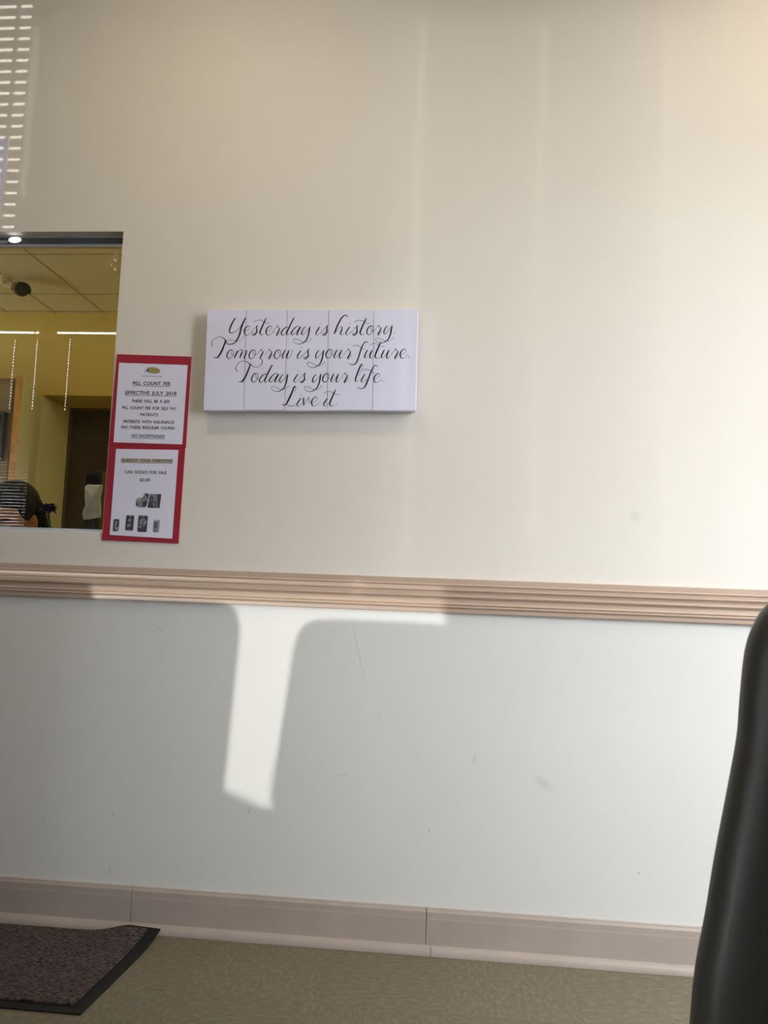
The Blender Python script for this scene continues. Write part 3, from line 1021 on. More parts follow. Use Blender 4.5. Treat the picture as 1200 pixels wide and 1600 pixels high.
def curled_sheet(name, corners, y, amp, root, seed):
    """quad sheet of paper with soft curl: corners TL, TR, BR, BL as (x, z)"""
    rnd = random.Random(seed)
    n = 14
    b = B()
    vv = []
    (ax, az), (bx, bz), (cx, cz), (dx, dz) = corners
    ph = rnd.random() * 6
    for j in range(n + 1):
        v = j / n
        for i in range(n + 1):
            u = i / n
            x = (ax * (1 - u) + bx * u) * (1 - v) + (dx * (1 - u) + cx * u) * v
            z = (az * (1 - u) + bz * u) * (1 - v) + (dz * (1 - u) + cz * u) * v
            w = amp * (0.5 + 0.5 * math.sin(u * 5.2 + v * 2.6 + ph)) * math.sin(PI * min(1, max(0, u))) * 0.9
            w += amp * 1.2 * max(0, 1 - math.hypot(u * 1.1, (1 - v) * 1.1) * 4)
            vv.append((x, y - w, z))
    m = n + 1
    fs = [(j * m + i, j * m + i + 1, (j + 1) * m + i + 1, (j + 1) * m + i) for j in range(n) for i in range(n)]
    b.add(vv, fs)
    o = b.build(name, M_PAPER, smooth=False)
    md = o.modifiers.new('thick', 'SOLIDIFY')
    md.thickness = 0.0003
    md.offset = 1
    return place(o, root)


fee = thing('paper_notice', 'PILL COUNT FEE notice on red card, taped beside the reception window', 'notice', (-0.9, 0, 1.326))
card('red_backing', [(-1.0106, 1.5956), (-0.7887, 1.5907), (-0.7886, 1.3243), (-1.0163, 1.3269)], -0.0045, -0.0005, M_RED, fee)
curled_sheet('paper_sheet', [(-1.0021, 1.5697), (-0.7967, 1.5652), (-0.7984, 1.3332), (-1.0021, 1.3352)], -0.0056, 0.00012, fee, 3)
b = B()
YT = -0.0064
for s, x0, z0, x1, z1, cap, bold, sh in [
    ("PILL COUNT FEE", -0.9567, 1.5047, -0.8447, 1.5044, 0.0100, 0.018, 0),
    ("EFFECTIVE JULY 2018", -0.9763, 1.4766, -0.8246, 1.4759, 0.0100, 0.018, 0),
    ("THERE WILL BE A $50", -0.9569, 1.4529, -0.8433, 1.4531, 0.0084, 0.014, 0),
    ("PILL COUNT FEE FOR SELF PAY", -0.9829, 1.4331, -0.8211, 1.4322, 0.0084, 0.014, 0),
    ("PATIENTS", -0.9269, 1.4134, -0.8754, 1.4132, 0.0084, 0.014, 0),
    ("PATIENTS WITH INSURANCE", -0.9762, 1.3925, -0.8261, 1.3923, 0.0084, 0.014, 0),
    ("PAY THERE REGULAR CO-PAY.", -0.9820, 1.3757, -0.8213, 1.3756, 0.0084, 0.014, 0),
    ("NO EXCEPTIONS!!!", -0.9504, 1.3512, -0.8512, 1.3508, 0.0084, 0.014, 0.25)]:
    text_shapes(b, s, x0, z0, x1, z1, cap, YT, bold, sh)
bar(b, -0.9575, 1.5012, -0.8440, 1.5009, 0.0011, YT)
bar(b, -0.9770, 1.4731, -0.8240, 1.4724, 0.0011, YT)
bar(b, -0.9510, 1.3480, -0.8515, 1.3476, 0.0009, YT)
bar(b, -0.9316, 1.5306, -0.8705, 1.5297, 0.0011, YT)
place(b.build('lettering', M_INK), fee)
b = B()
cx, cz, ax, az, tl = -0.8975, 1.5482, 0.0200, 0.0090, -0.13


def oval(k, y, mi):
    pts = []
    for i in range(36):
        a = 2 * PI * i / 36
        u, w = ax * k * math.cos(a), az * (k if k == 1 else k * 0.95) * math.sin(a)
        pts.append((cx + u * math.cos(tl) - w * math.sin(tl), y, cz + u * math.sin(tl) + w * math.cos(tl)))
    b.add(pts, [tuple(range(36))], mi)


oval(1.0, YT, 1)
oval(0.9, YT - 0.0001, 0)
text_shapes(b, "A", -0.9235, 1.5425, -0.9090, 1.5420, 0.0125, YT - 0.0002, 0.01, 0.2, 1)
for k in range(6):
    x = -0.9075 + k * 0.0042
    b.quad((x, YT - 0.0002, 1.5465 - k * 0.0004), (x + 0.0014, YT - 0.0002, 1.5465 - k * 0.0004),
           (x + 0.0027, YT - 0.0002, 1.5530 - k * 0.0005), (x + 0.0015, YT - 0.0002, 1.5530 - k * 0.0005), 1)
place(b.build('oval_logo', [M_GOLD, M_DARKGREY]), fee)
tm = mat('clear_tape', (0.6, 0.6, 0.72), rough=0.15)

soda = thing('paper_notice', 'QUENCH YOUR THIRST soda notice on red card, below the fee notice', 'notice', (-0.9, 0, 1.05))
card('red_backing', [(-1.0159, 1.3259), (-0.7905, 1.3238), (-0.7928, 1.0502), (-1.0169, 1.0522)], -0.0040, -0.0004, M_RED, soda)
curled_sheet('paper_sheet', [(-0.9932, 1.3160), (-0.8087, 1.3170), (-0.8106, 1.0628), (-0.9945, 1.0680)], -0.0054, 0.00012, soda, 11)
b = B()
YS = -0.0061
bar(b, -0.9760, 1.2785, -0.8230, 1.2788, 0.0108, YS + 0.0001, 1)
text_shapes(b, "QUENCH YOUR THIRST!!!!!!!", -0.9747, 1.2799, -0.8246, 1.2802, 0.0086, YS, 0.016)
bar(b, -0.9755, 1.2766, -0.8238, 1.2769, 0.0010, YS)
text_shapes(b, "CAN SODA'S FOR SALE", -0.9626, 1.2457, -0.8393, 1.2461, 0.0086, YS, 0.016)
text_shapes(b, "$2.00", -0.9164, 1.2239, -0.8860, 1.2241, 0.0086, YS, 0.016)
place(b.build('lettering', [M_INK, M_TAN]), soda)


def blob(b, pts, y, mi):
    b.add([(x, y, z) for x, z in pts], [tuple(range(len(pts)))], mi)


def ovalp(cx, cz, rx, rz, rot=0.0, n=18):
    out = []
    for i in range(n):
        a = 2 * PI * i / n
        u, w = rx * math.cos(a), rz * math.sin(a)
        out.append((cx + u * math.cos(rot) - w * math.sin(rot), cz + u * math.sin(rot) + w * math.cos(rot)))
    return out


# the small grey picture of two drinkers
b = B()


def px(u, v):   # u, v in the little picture's own frame, origin at its top left
    return (-0.9423 + u * 0.0000945 * 1.0, 1.2155 - v * 0.0000905)


def bl(pts, lay, mi):
    blob(b, [px(u, v) for u, v in pts], YS - 0.00005 * lay, mi)


bl([(200, 540), (215, 470), (290, 430), (360, 440), (385, 420), (430, 340), (480, 300), (560, 300), (575, 440), (560, 560), (520, 690), (480, 735), (300, 735), (215, 690), (195, 620)], 1, 1)
bl([(445, 300), (500, 285), (578, 300), (578, 440), (540, 440), (510, 360)], 2, 2)
bl([(400, 560), (540, 510), (560, 560), (530, 690), (470, 735), (420, 690)], 2, 2)
bl([(250, 470), (330, 460), (350, 520), (260, 530)], 3, 0)
bl([(200, 620), (250, 590), (260, 690), (205, 690)], 3, 2)
bl([(600, 300), (975, 300), (945, 740), (565, 740)], 1, 1)
bl([(840, 300), (975, 300), (945, 740), (880, 740)], 2, 2)
bl([(620, 560), (625, 430), (680, 350), (735, 420), (740, 560), (830, 640), (840, 740), (565, 740), (575, 650)], 2, 2)
bl([(660, 420), (705, 420), (715, 540), (680, 590), (650, 530)], 3, 3)
bl([(720, 590), (760, 580), (800, 690), (770, 690)], 3, 0)
bl([(750, 510), (810, 520), (830, 620), (790, 620)], 3, 2)
place(b.build('picture', [M_PALEGREY, M_GREY, M_DARKGREY, mat('mid_grey_print', (0.13, 0.13, 0.16), rough=0.7)]), soda)


def rrect(x0, x1, z0, z1, r, skew=0.0):
    out = []
    for (cx_, cz_, a0) in ((x1 - r, z1 - r, 0), (x0 + r, z1 - r, 90), (x0 + r, z0 + r, 180), (x1 - r, z0 + r, 270)):
        for k in range(5):
            a = math.radians(a0 + 22.5 * k)
            x, z = cx_ + r * math.cos(a), cz_ + r * math.sin(a)
            out.append((x + skew * (z - z0), z))
    return out


cans = [(-0.9862, -0.9690, 1.0787, 1.1136, 'grey printed soda can, small, leftmost on the sheet', 0),
        (-0.9500, -0.9262, 1.0815, 1.1257, 'dark printed soda can, second from left', 1),
        (-0.9140, -0.8862, 1.0790, 1.1262, 'large dark printed soda can with pale swirl', 2),
        (-0.8684, -0.8502, 1.0790, 1.1147, 'pale printed soda can, rightmost on the sheet', 3)]
for x0, x1, z0, z1, lab, k in cans:
    b = B()
    blob(b, rrect(x0, x1, z0, z1, 0.0042, 0.02), YS - 0.00005, [2, 2, 2, 1][k])
    w, h = x1 - x0, z1 - z0
    if k == 0:
        blob(b, [(x0 + w * .3, z0 + h * .85), (x0 + w * .75, z0 + h * .85), (x0 + w * .6, z0 + h * .15), (x0 + w * .25, z0 + h * .2)], YS - 0.0001, 1)
        blob(b, [(x0 + w * .65, z0 + h * .3), (x0 + w * .9, z0 + h * .35), (x0 + w * .85, z0 + h * .08), (x0 + w * .6, z0 + h * .08)], YS - 0.00015, 0)
    if k == 1:
        blob(b, ovalp(x0 + w * .5, z0 + h * .68, w * .22, h * .12), YS - 0.0001, 1)
        blob(b, ovalp(x0 + w * .45, z0 + h * .35, w * .28, h * .10, 0.5), YS - 0.0001, 1)
        blob(b, ovalp(x0 + w * .55, z0 + h * .93, w * .16, h * .035), YS - 0.0001, 0)
        blob(b, ovalp(x0 + w * .5, z0 + h * .04, w * .36, h * .035), YS - 0.0001, 1)
    if k == 2:
        blob(b, ovalp(x0 + w * .52, z0 + h * .58, w * .36, h * .26), YS - 0.0001, 1)
        blob(b, [(x0 + w * .62, z0 + h * .75), (x0 + w * .70, z0 + h * .6), (x0 + w * .5, z0 + h * .3), (x0 + w * .42, z0 + h * .36)], YS - 0.0002, 2)
        blob(b, [(x0 + w * .55, z0 + h * .5), (x0 + w * .95, z0 + h * .58), (x0 + w * .9, z0 + h * .66), (x0 + w * .6, z0 + h * .56)], YS - 0.00025, 0)
        blob(b, [(x0 + w * .08, z0 + h * .3), (x0 + w * .4, z0 + h * .22), (x0 + w * .42, z0 + h * .28), (x0 + w * .12, z0 + h * .36)], YS - 0.00025, 0)
        blob(b, ovalp(x0 + w * .5, z0 + h * .93, w * .3, h * .03), YS - 0.0001, 1)
    if k == 3:
        blob(b, [(x0 + w * .12, z0 + h * .82), (x0 + w * .75, z0 + h * .82), (x0 + w * .72, z0 + h * .16), (x0 + w * .1, z0 + h * .16)], YS - 0.0001, 3)
        blob(b, ovalp(x0 + w * .42, z0 + h * .28, w * .2, h * .05), YS - 0.00015, 0)
        blob(b, ovalp(x0 + w * .5, z0 + h * .92, w * .36, h * .05), YS - 0.0001, 0)
        blob(b, [(x0 + w * .78, z0 + h * .85), (x0 + w * .95, z0 + h * .85), (x0 + w * .92, z0 + h * .1), (x0 + w * .76, z0 + h * .1)], YS - 0.0001, 0)
    o = place(b.build('printed_can', [M_PALEGREY, M_GREY, M_DARKGREY, mat('print_mid', (0.12, 0.12, 0.15), rough=0.7)]), soda)
    o['label'] = lab

# blank white sheet above the window, mostly out of frame
b = B()
b.prism([(-1.62, 2.275), (-1.3999, 2.2673), (-1.4080, 1.992), (-1.625, 1.998)], -0.0022, -0.0004)
tag(b.build('paper_sheet', M_PAPER), 'plain white sheet of paper taped to the wall above the reception window', 'paper')

# ------------------------------------------------------------------ things on and behind the reception window
# flat white disc with its own glow on the head track
t = thing('glowing_disc', 'small glowing white disc on the metal track of the reception window', 'light', (-1.369, 0.034, 1.955))
b = B()
b.tube([(-1.369, 0.034, 1.955), (-1.369, 0.024, 1.955)], [0.0225, 0.0215], n=28)
o = place(b.build('rim', M_ALU), t)
b = B()
b.ell((0, 0, 0), (0.0205, 0.006, 0.0205))
o = b.build('lens', mat('glowing_disc_face', (0.9, 0.9, 0.9), emit=(1, 1, 1), estr=3.0), smooth=True)
o.parent = t
o.location = (0, -0.0085, 0)
for ch in t.children:
    ch.scale = (1, 1, 0.46)
    if ch.name.startswith('rim'):
        ch.matrix_parent_inverse = Matrix.Translation((0, 0, 0))
        ch.data.transform(Matrix.Translation(-Vector(t.location)))

# small pale glossy flecks at the top right of the glass
t = thing('glass_flecks', 'small pale glossy flecks in the upper right corner of the reception glass', 'tape', (-1.063, 0.044, 1.89))
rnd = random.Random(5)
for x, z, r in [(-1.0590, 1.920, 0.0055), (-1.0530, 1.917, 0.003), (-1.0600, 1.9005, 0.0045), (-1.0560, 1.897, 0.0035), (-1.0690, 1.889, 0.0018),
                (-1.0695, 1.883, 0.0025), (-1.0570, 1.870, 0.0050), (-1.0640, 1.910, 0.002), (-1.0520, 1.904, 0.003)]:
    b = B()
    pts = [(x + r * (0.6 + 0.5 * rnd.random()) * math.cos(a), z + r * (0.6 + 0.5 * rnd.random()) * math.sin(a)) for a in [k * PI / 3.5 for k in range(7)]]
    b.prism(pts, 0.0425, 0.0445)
    place(b.build('fleck', mat('glossy_fleck', (0.95, 0.94, 0.78), rough=0.2)), t)

# white crumpled packet leaning on the glass, a black card reader behind it
b = B()
out = [(-1.1165, 1.2145), (-1.1084, 1.2213), (-1.0900, 1.2208), (-1.0655, 1.2215), (-1.0660, 1.1990), (-1.0690, 1.1850), (-1.0665, 1.1600), (-1.0650, 1.1400),
       (-1.0640, 1.1250), (-1.0900, 1.1195), (-1.1140, 1.1157), (-1.1185, 1.1300), (-1.1165, 1.1443), (-1.1110, 1.1600), (-1.1135, 1.1720), (-1.1150, 1.1900)]
cx, cz = -1.090, 1.168
vv, rings = [], 6
for k in range(rings + 1):
    s = 1 - k / (rings + 0.6)
    for i, (x, z) in enumerate(out):
        jit = 0.0 if k == 0 else 0.0022 * math.sin(i * 2.3 + k * 1.9) + 0.0016 * math.sin(i * 5.1 + k)
        vv.append((cx + (x - cx) * s, 0.076 - 0.014 * (1 - s ** 2.5) - jit, cz + (z - cz) * s))
n = len(out)
fs = []
for k in range(rings):
    for i in range(n):
        j = (i + 1) % n
        fs.append((k * n + i, k * n + j, (k + 1) * n + j, (k + 1) * n + i))
fs.append(tuple(rings * n + i for i in range(n)))
back = [(x, 0.084, z) for x, z in out]
nb = len(vv)
vv += back
for i in range(n):
    j = (i + 1) % n
    fs.append((i, nb + i, nb + j, j))
fs.append(tuple(nb + i for i in range(n)))
b.add(vv, fs)
tag(b.build('paper_packet', mat('crumpled_white_packet', (0.84, 0.90, 0.95), rough=0.45, noise=0.05, nscale=60, bump=0.5, bscale=90)),
    'white crumpled packet behind the glass at the lower right corner of the window', 'packet')
t = thing('card_reader', 'black box standing on the ledge behind the white crumpled packet', 'card reader', (-1.112, 0.14, 1.07))
b = B()
b.box(-1.1390, -1.0850, 0.115, 0.165, 1.071, 1.268)
place(b.build('body', mat('black_plastic', (0.012, 0.011, 0.010), rough=0.45), bevel=0.004), t)
b = B()
b.box(-1.1320, -1.0930, 0.112, 0.116, 1.20, 1.255)
place(b.build('screen', mat('dark_screen', (0.006, 0.006, 0.008), rough=0.15)), t)
b = B()
for i in range(3):
    for k in range(3):
        b.box(-1.130 + i * 0.013, -1.120 + i * 0.013, 0.112, 0.116, 1.10 + k * 0.02, 1.112 + k * 0.02)
place(b.build('keypad', mat('brown_grey_keys', (0.05, 0.035, 0.03), rough=0.6)), t)
# flower pen standing on the ledge
FL = Vector((-1.268, 0.16, 1.150))
t = thing('flower_pen', 'pen topped with a dark purple silk flower, beside the head of the person', 'pen', (-1.29, 0.155, 1.07))
b = B()
rnd = random.Random(2)
for k in range(26):
    a = 2.4 * k + rnd.uniform(-0.2, 0.2)
    el = -0.55 + 1.75 * (k / 25)
    ln = (0.028 if el < 0.7 else 0.022) * rnd.uniform(0.8, 1.15)
    d = Vector((math.cos(a) * math.cos(el), math.sin(a) * math.cos(el) * 0.8, math.sin(el) * 0.85))
    side = d.cross(Vector((0, 0, 1))).normalized()
    upv = side.cross(d).normalized()
    rows = []
    for j in range(6):
        s = j / 5
        w = 0.017 * math.sin(PI * (0.12 + 0.80 * s))
        c = FL + d * ln * s + upv * (0.006 * math.sin(PI * s) + 0.003 * math.sin(6 * s + k))
        rows.append([c - side * w, c + upv * 0.002, c + side * w])
    vv = [p for r in rows for p in r]
    b.add(vv, [(3 * j + i, 3 * j + i + 1, 3 * j + i + 4, 3 * j + i + 3) for j in range(5) for i in range(2)])
b.ell(FL, (0.013, 0.011, 0.012))
place(b.build('flower', mat('purple_silk', (0.028, 0.010, 0.17), rough=0.7, noise=0.4, nscale=60), smooth=True), t)
b = B()
b.tube([(-1.252, 0.155, 1.074), FL + Vector((0, 0, -0.01))], [0.004, 0.0035])
place(b.build('pen_barrel', mat('green_floral_tape', (0.03, 0.09, 0.03), rough=0.6)), t)
b = B()
b.tube([(-1.252, 0.155, 1.0705), (-1.252, 0.155, 1.078), (-1.285, 0.155, 1.080)], [0.020, 0.018, 0.012], n=20)
place(b.build('base', M_BLACKM), t)

# bullet security camera under the office ceiling
t = thing('security_camera', 'dark bullet security camera on the yellow office ceiling', 'security camera', (-2.48, 1.85, OC))
b = B()
b.tube([(-2.485, 1.82, OC - 0.001), (-2.485, 1.82, OC - 0.022), (-2.485, 1.82, OC - 0.03)], [0.032, 0.030, 0.018], n=20)
place(b.build('mount', M_OFFCEIL), t)
b = B()
b.tube([(-2.485, 1.82, OC - 0.03), (-2.475, 1.82, OC - 0.05), (-2.43, 1.82, OC - 0.062), (-2.395, 1.82, OC - 0.068)], 0.010)
b.ell((-2.485, 1.82, OC - 0.034), (0.017, 0.017, 0.017))
place(b.build('arm', M_OFFCEIL, smooth=True), t)
axis = Vector((0.62, -0.74, -0.30)).normalized()
c0 = Vector((-2.400, 1.84, OC - 0.066))
b = B()
b.tube([c0, c0 + axis * 0.01, c0 + axis * 0.075, c0 + axis * 0.085], [0.022, 0.034, 0.036, 0.031], n=24)
place(b.build('body', mat('charcoal_camera_body', (0.028, 0.028, 0.026), rough=0.4)), t)
b = B()
b.tube([c0 + axis * 0.0845, c0 + axis * 0.0875], [0.026, 0.020], n=24)
place(b.build('lens', mat('lens_glass', (0.03, 0.035, 0.045), rough=0.15)), t)
up = Vector((0, 0, 1)) - axis * axis.z
up.normalize()
sd = axis.cross(up)
b = B()
rings = []
for s in (0.0, 0.115):
    ring = []
    for k in range(13):
        a = PI * (-0.12 + 1.24 * k / 12)
        ring.append(c0 + axis * s + sd * 0.041 * math.cos(a) + up * 0.041 * math.sin(a))
    for k in range(12, -1, -1):
        a = PI * (-0.12 + 1.24 * k / 12)
        ring.append(c0 + axis * s + sd * 0.0375 * math.cos(a) + up * 0.0375 * math.sin(a))
    rings.append(ring)
b.loft(rings)
place(b.build('sun_shield', mat('charcoal_shield', (0.035, 0.032, 0.028), rough=0.45)), t)
# black screen on the office wall at the left edge of view
t = thing('wall_monitor', 'black flat screen on the brown cabinet at the left edge of the window view', 'monitor', (-2.75, 2.09, 1.73))
b = B()
b.box(-2.93, -2.563, 2.075, 2.108, 1.59, 1.865)
place(b.build('case', mat('black_case', (0.01, 0.01, 0.01), rough=0.4), bevel=0.004), t)
b = B()
b.box(-2.91, -2.583, 2.0735, 2.0755, 1.61, 1.845)
place(b.build('screen', mat('black_glass_screen', (0.005, 0.005, 0.006), rough=0.1)), t)


# ------------------------------------------------------------------ receptionist
def remeshed(b, name, voxel, smooth_it=6):
    o = b.build('tmp', M_PLAIN)
    md = o.modifiers.new('r', 'REMESH')
    md.mode = 'VOXEL'
    md.voxel_size = voxel
    md2 = o.modifiers.new('s', 'SMOOTH')
    md2.factor = 0.5
    md2.iterations = smooth_it
    bpy.context.view_layer.update()
    dg = bpy.context.evaluated_depsgraph_get()
    me = bpy.data.meshes.new_from_object(o.evaluated_get(dg))
    me.name = name
    me.materials.clear()
    bpy.data.objects.remove(o)
    me.polygons.foreach_set('use_smooth', [True] * len(me.polygons))
    return me


HC = Vector((-1.500, 0.365, 1.130))       # head centre
HM = Matrix.Translation(HC) @ Matrix.Rotation(math.radians(-5), 4, 'Z') @ Matrix.Rotation(math.radians(14), 4, 'X')
b = B()


def hell(c, r):
    b.ell(c, r, M=HM)


hell((0, 0.012, 0.022), (0.072, 0.094, 0.090))       # skull
hell((0, -0.028, -0.045), (0.060, 0.062, 0.070))     # face
hell((0, -0.050, -0.092), (0.028, 0.030, 0.024))     # chin
hell((0, -0.066, 0.012), (0.058, 0.026, 0.014))      # brow
hell((0, -0.098, -0.040), (0.015, 0.020, 0.014))     # nose tip
hell((0, -0.088, -0.020), (0.010, 0.014, 0.030))     # nose bridge
hell((0, -0.084, -0.072), (0.024, 0.012, 0.008))     # lips
hell((0, -0.082, -0.080), (0.020, 0.012, 0.007))
for s in (-1, 1):
    hell((s * 0.042, -0.062, -0.038), (0.022, 0.022, 0.022))   # cheeks
    b.ell((s * 0.0735, 0.018, -0.012), (0.009, 0.018, 0.028), M=HM)  # ears
    b.ell((s * 0.0715, 0.010, -0.034), (0.009, 0.011, 0.013), M=HM)
chestz = 0.80
NB = Vector((-1.475, 0.435, 0.955))
b.tube([HC + Vector((0.005, 0.035, -0.06)), NB, NB + Vector((0, 0.01, -0.05))], [0.050, 0.054, 0.075], n=16)
b.tube([(-1.475, 0.445, 0.90), (-1.475, 0.45, 0.80), (-1.475, 0.455, 0.68), (-1.475, 0.46, 0.56), (-1.475, 0.46, 0.46)],
       [0.10, 0.135, 0.125, 0.125, 0.145], n=20)
for s in (-1, 1):
    sx = -1.475 + s * 0.165
    b.tube([(-1.475 + s * 0.05, 0.445, 0.895), (sx, 0.445, 0.875)], [0.060, 0.056], n=14)
    b.ell((-1.475 + s * 0.09, 0.445, 0.78), (0.09, 0.10, 0.13))
    el = Vector((sx + s * 0.055, 0.44, 0.655))
    el2 = Vector((sx + s * 0.055, 0.455, 0.690))
    wr = Vector((-1.475 + s * 0.110, 0.330, 0.618))
    b.tube([(sx, 0.445, 0.87), (sx + s * 0.03, 0.455, 0.80), el2 + Vector((0, 0.02, 0.01))], [0.052, 0.047, 0.040], n=14)
    b.tube([el2 + Vector((0, 0.02, 0.01)), (el2 + wr) / 2, wr], [0.040, 0.036, 0.026], n=14)
    # hand: palm, four fingers, thumb resting on the lap
    hd = Vector((-s * 0.25, -1, 0)).normalized()
    sd = Vector((1, -s * 0.25, 0)).normalized()
    pc = wr + hd * 0.045 + Vector((0, 0, -0.008))
    Mh = Matrix((sd, hd, Vector((0, 0, 1)))).transposed().to_4x4()
    Mh.translation = pc
    b.ell((0, 0, 0), (0.040, 0.050, 0.015), M=Mh)
    for i, fl in enumerate((0.058, 0.070, 0.075, 0.066)):
        k = (i - 1.5) * 0.0195 * (-s)
        p0 = pc + sd * k * 0.85 + hd * 0.028
        p1 = p0 + hd * fl * 0.5 + sd * k * 0.15 + Vector((0, 0, 0.006))
        p2 = p0 + hd * fl * 0.82 + sd * k * 0.22 + Vector((0, 0, -0.003))
        p3 = p0 + hd * fl + sd * k * 0.25 + Vector((0, 0, -0.010))
        b.tube([p0, p1, p2, p3], [0.0092, 0.0086, 0.0078, 0.0062], n=8)
    th = -s
    p0 = pc - hd * 0.018 + sd * (th * 0.030)
    b.tube([p0, p0 + hd * 0.028 + sd * (th * 0.020), p0 + hd * 0.056 + sd * (th * 0.024) + Vector((0, 0, -0.006))], [0.013, 0.0105, 0.0075], n=8)
    hp = Vector((-1.475 + s * 0.09, 0.47, 0.47))
    kn = Vector((-1.475 + s * 0.11, 0.50 - 0.40 + 0.10, 0.50))
    kn.y = 0.215
    b.tube([hp, (hp + kn) / 2, kn], [0.085, 0.075, 0.058], n=14)
    an = Vector((kn.x, 0.235, 0.09))
    b.tube([kn, (kn + an) / 2 + Vector((0, 0.02, 0.02)), an], [0.058, 0.050, 0.036], n=14)
    b.ell((an.x, 0.248, 0.037), (0.040, 0.074, 0.030))
body_me = remeshed(b, 'person', 0.0055, 5)
M_SKIN = mat('warm_brown_skin', (0.36, 0.155, 0.085), rough=0.5, noise=0.06, nscale=30)
person = link_mesh('person', body_me, M_SKIN)
tag(person, 'person with dark hair seated behind the reception glass, head bent down', 'person')


def head_part(b, name, material, voxel=None, smooth=True):
    if voxel:
        me = remeshed(b, name, voxel, 4)
        o = link_mesh(name, me, material)
    else:
        o = b.build(name, material, smooth=smooth)
    o.parent = person
    return o


M_HAIR = mat('black_hair', (0.002, 0.0018, 0.0015), rough=0.6, spec=0.06)
nt = M_HAIR.node_tree
tc = [n for n in nt.nodes if n.type == 'TEX_COORD'][0]
wv = nt.nodes.new('ShaderNodeTexNoise')
mp = nt.nodes.new('ShaderNodeMapping')
mp.inputs['Scale'].default_value = (260, 30, 60)
nt.links.new(tc.outputs['Object'], mp.inputs['Vector'])
nt.links.new(mp.outputs['Vector'], wv.inputs['Vector'])
bp = nt.nodes.new('ShaderNodeBump')
bp.inputs['Strength'].default_value = 0.25
bp.inputs['Distance'].default_value = 0.002
nt.links.new(wv.outputs['Fac'], bp.inputs['Height'])
nt.links.new(bp.outputs['Normal'], nt.nodes['Principled BSDF'].inputs['Normal'])
b = B()
b.ell((0.0, 0.022, 0.050), (0.0755, 0.098, 0.083), M=HM)
b.ell((0.0, 0.062, -0.03), (0.071, 0.055, 0.12), M=HM)
for s in (-1, 1):
    b.ell((s * 0.070, 0.050, -0.06), (0.024, 0.036, 0.13), M=HM)
    b.ell((s * 0.060, 0.000, 0.040), (0.018, 0.042, 0.046), M=HM)
b.ell((0.0, 0.085, -0.13), (0.085, 0.035, 0.12), M=HM)
head_part(b, 'hair', M_HAIR, voxel=0.005)
for s in (-1, 1):
    b = B()
    pts = [HM @ Vector((s * x, y, z)) for x, y, z in [(0.014, -0.0905, 0.006), (0.028, -0.0900, 0.014), (0.044, -0.0820, 0.013), (0.055, -0.0705, 0.004)]]
    b.tube(pts, [0.0026, 0.0036, 0.0030, 0.0014], n=8)
    head_part(b, 'eyebrow', M_HAIR)
for s in (-1, 1):
    b = B()
    b.ell((s * 0.031, -0.074, -0.014), (0.012, 0.012, 0.0085), M=HM)
    eye = head_part(b, 'eye', mat('eye_white', (0.6, 0.58, 0.55), rough=0.2))
    b = B()
    b.ell((s * 0.031, -0.0835, -0.0145), (0.005, 0.004, 0.005), M=HM)
    ir = b.build('iris', mat('dark_iris', (0.02, 0.012, 0.008), rough=0.1), smooth=True)
    ir.parent = eye
# clothing: shirt shell over torso and upper arms, trousers
b = B()
b.tube([(-1.475, 0.447, 0.925), (-1.475, 0.45, 0.80), (-1.475, 0.455, 0.68), (-1.475, 0.46, 0.56), (-1.475, 0.46, 0.47)],
       [0.098, 0.142, 0.133, 0.134, 0.152], n=20)
for s in (-1, 1):
    sx = -1.475 + s * 0.165
    el2 = Vector((sx + s * 0.050, 0.457, 0.720))
    b.tube([(-1.475 + s * 0.05, 0.445, 0.895), (sx, 0.445, 0.875)], [0.067, 0.063], n=14)
    b.ell((-1.475 + s * 0.09, 0.445, 0.78), (0.097, 0.107, 0.136))
    b.tube([(sx, 0.445, 0.872), (sx + s * 0.03, 0.455, 0.80), el2], [0.060, 0.056, 0.050], n=14)
head_part(b, 'shirt', mat('navy_scrubs', (0.02, 0.03, 0.09), rough=0.8, noise=0.1), voxel=0.007)
b = B()
for s in (-1, 1):
    hp = Vector((-1.475 + s * 0.09, 0.47, 0.47))
    kn = Vector((-1.475 + s * 0.11, 0.215, 0.50))
    an = Vector((kn.x, 0.235, 0.12))
    b.tube([hp, (hp + kn) / 2, kn], [0.096, 0.088, 0.076], n=14)
    b.tube([kn, (kn + an) / 2 + Vector((0, 0.02, 0.02)), an], [0.074, 0.064, 0.054], n=14)
    b.ell(kn, (0.078, 0.078, 0.078))
b.ell((-1.475, 0.48, 0.46), (0.155, 0.12, 0.085))
head_part(b, 'trousers', mat('navy_scrub_trousers', (0.02, 0.028, 0.08), rough=0.8), voxel=0.008)
for s in (-1, 1):
    b = B()
    b.ell((-1.475 + s * 0.11, 0.245, 0.036), (0.048, 0.085, 0.0365))
    head_part(b, 'shoe', M_BLACKM)
# stool under the person
t = thing('office_stool', 'round black stool under the person seated behind the window', 'stool', (-1.475, 0.49, 0))
b = B()
b.tube([(-1.475, 0.49, 0.305), (-1.475, 0.49, 0.32), (-1.475, 0.49, 0.36), (-1.475, 0.49, 0.375)], [0.17, 0.185, 0.185, 0.17], n=32)
place(b.build('seat', M_BLACKV), t)
b = B()
b.tube([(-1.475, 0.49, 0.0), (-1.475, 0.49, 0.02), (-1.475, 0.49, 0.03), (-1.475, 0.49, 0.305)], [0.17, 0.17, 0.03, 0.025], n=24)
place(b.build('pedestal', M_BLACKM), t)


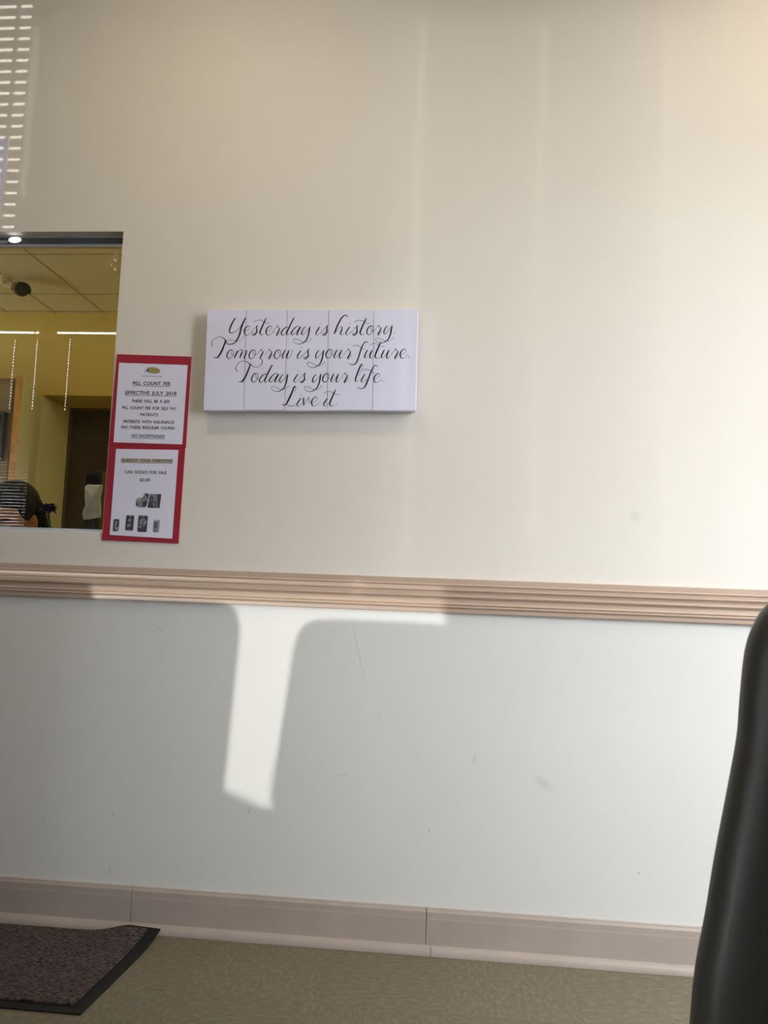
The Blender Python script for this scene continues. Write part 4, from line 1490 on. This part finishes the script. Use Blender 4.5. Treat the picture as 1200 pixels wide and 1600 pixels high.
# ------------------------------------------------------------------ waiting room chairs
def guest_chair(label, xc, yb, prof, group=None, recline=0.17, thick=0.055, face=1, seat_z=0.47):
    """prof: (z, half width) of the back from bottom to top; face 1: towards the cream wall, -1: away from it"""
    zt = prof[-1][0]
    t = thing('guest_chair', label, 'chair', (xc, yb + face * 0.24, 0), group=group)
    recline *= face

    def Y(d):
        return yb + face * d

    b = B()
    rings = []
    n = 28
    pts = catmull([(z, w, 0) for z, w in prof], 4)
    for z, w, _ in pts:
        edge = min(1, (zt - z) / 0.03)
        th = thick * (0.35 + 0.65 * math.sqrt(max(0, 1 - (1 - edge) ** 2)))
        y = yb + (0.72 - z) * recline
        ring = []
        for k in range(n):
            a = 2 * PI * k / n
            ca, sa = math.cos(a), math.sin(a)
            ux = math.copysign(abs(ca) ** 0.7, ca)
            uy = math.copysign(abs(sa) ** 0.8, sa)
            ring.append((xc + w * ux, y + th / 2 * uy, z))
        rings.append(ring)
    b.loft(rings)
    place(b.build('backrest', M_BLACKV, smooth=True), t)
    wb = prof[0][1]
    b = B()
    ya, yc2 = sorted((Y(0.05), Y(0.50)))
    b.box(xc - wb * 0.95, xc + wb * 0.95, ya, yc2, seat_z - 0.07, seat_z)
    place(b.build('seat', M_BLACKV, smooth=False, bevel=0.022, seg=4), t)
    zs = seat_z - 0.06
    for sx in (-1, 1):
        b = B()
        b.tube([(xc + sx * wb * 0.88, Y(0.46), zs), (xc + sx * wb * 0.92, Y(0.48), 0.0)], [0.014, 0.012])
        place(b.build('leg', M_BLACKM, smooth=True), t)
        b = B()
        b.tube([(xc + sx * wb * 0.80, yb + (0.72 - 0.62) * recline, 0.62), (xc + sx * wb * 0.86, Y(0.035), zs),
                (xc + sx * wb * 0.92, Y(-0.03), 0.0)], [0.013, 0.014, 0.012])
        place(b.build('leg', M_BLACKM, smooth=True), t)
    b = B()
    b.tube([(xc - wb * 0.86, Y(0.05), zs + 0.005), (xc - wb * 0.86, Y(0.46), zs + 0.005), (xc + wb * 0.86, Y(0.46), zs + 0.005),
            (xc + wb * 0.86, Y(0.05), zs + 0.005), (xc - wb * 0.80, Y(0.05), zs + 0.005)], 0.010)
    place(b.build('seat_frame', M_BLACKM, smooth=True), t)
    return t


# the black chair that fills the lower right of the view
FG = [(0.45, 0.286), (0.50, 0.281), (0.564, 0.275), (0.616, 0.265), (0.675, 0.255), (0.741, 0.242), (0.795, 0.232), (0.829, 0.229), (0.875, 0.2245),
      (0.900, 0.2195), (0.920, 0.2115), (0.935, 0.202), (0.949, 0.186), (0.961, 0.160), (0.967, 0.12), (0.969, 0.06)]
guest_chair('black vinyl chair back close up at the lower right, in front of the wall', 0.53, -1.35, [(z - 0.004, w + 0.005 - 0.010 * (z - 0.5) / 0.4) for z, w in FG], face=-1, recline=0.08, thick=0.10)
SH = [(0.43, 0.246), (0.52, 0.244), (0.62, 0.241), (0.75, 0.237), (0.84, 0.234), (0.875, 0.229), (0.897, 0.221), (0.912, 0.210), (0.922, 0.195),
      (0.928, 0.165), (0.930, 0.11), (0.9305, 0.05)]
GY = -2.55
guest_chair('black vinyl chair by the back window, right end of the row', -1.652 + 0.237, GY, SH, 'row of chairs by the back window', seat_z=0.40)
guest_chair('black vinyl chair by the back window, middle of the row', -1.800 - 0.237, GY, [(z + 0.035 * max(0, z - 0.43) / 0.5, w) for z, w in SH], 'row of chairs by the back window', seat_z=0.40)
guest_chair('black vinyl chair added unseen at the left end of the row to block sun', -2.532, -2.72, [(z + 0.09 * max(0, z - 0.43) / 0.5, w) for z, w in SH], 'row of chairs by the back window', seat_z=0.40)  # extra chair added to keep the sun off the far left wall
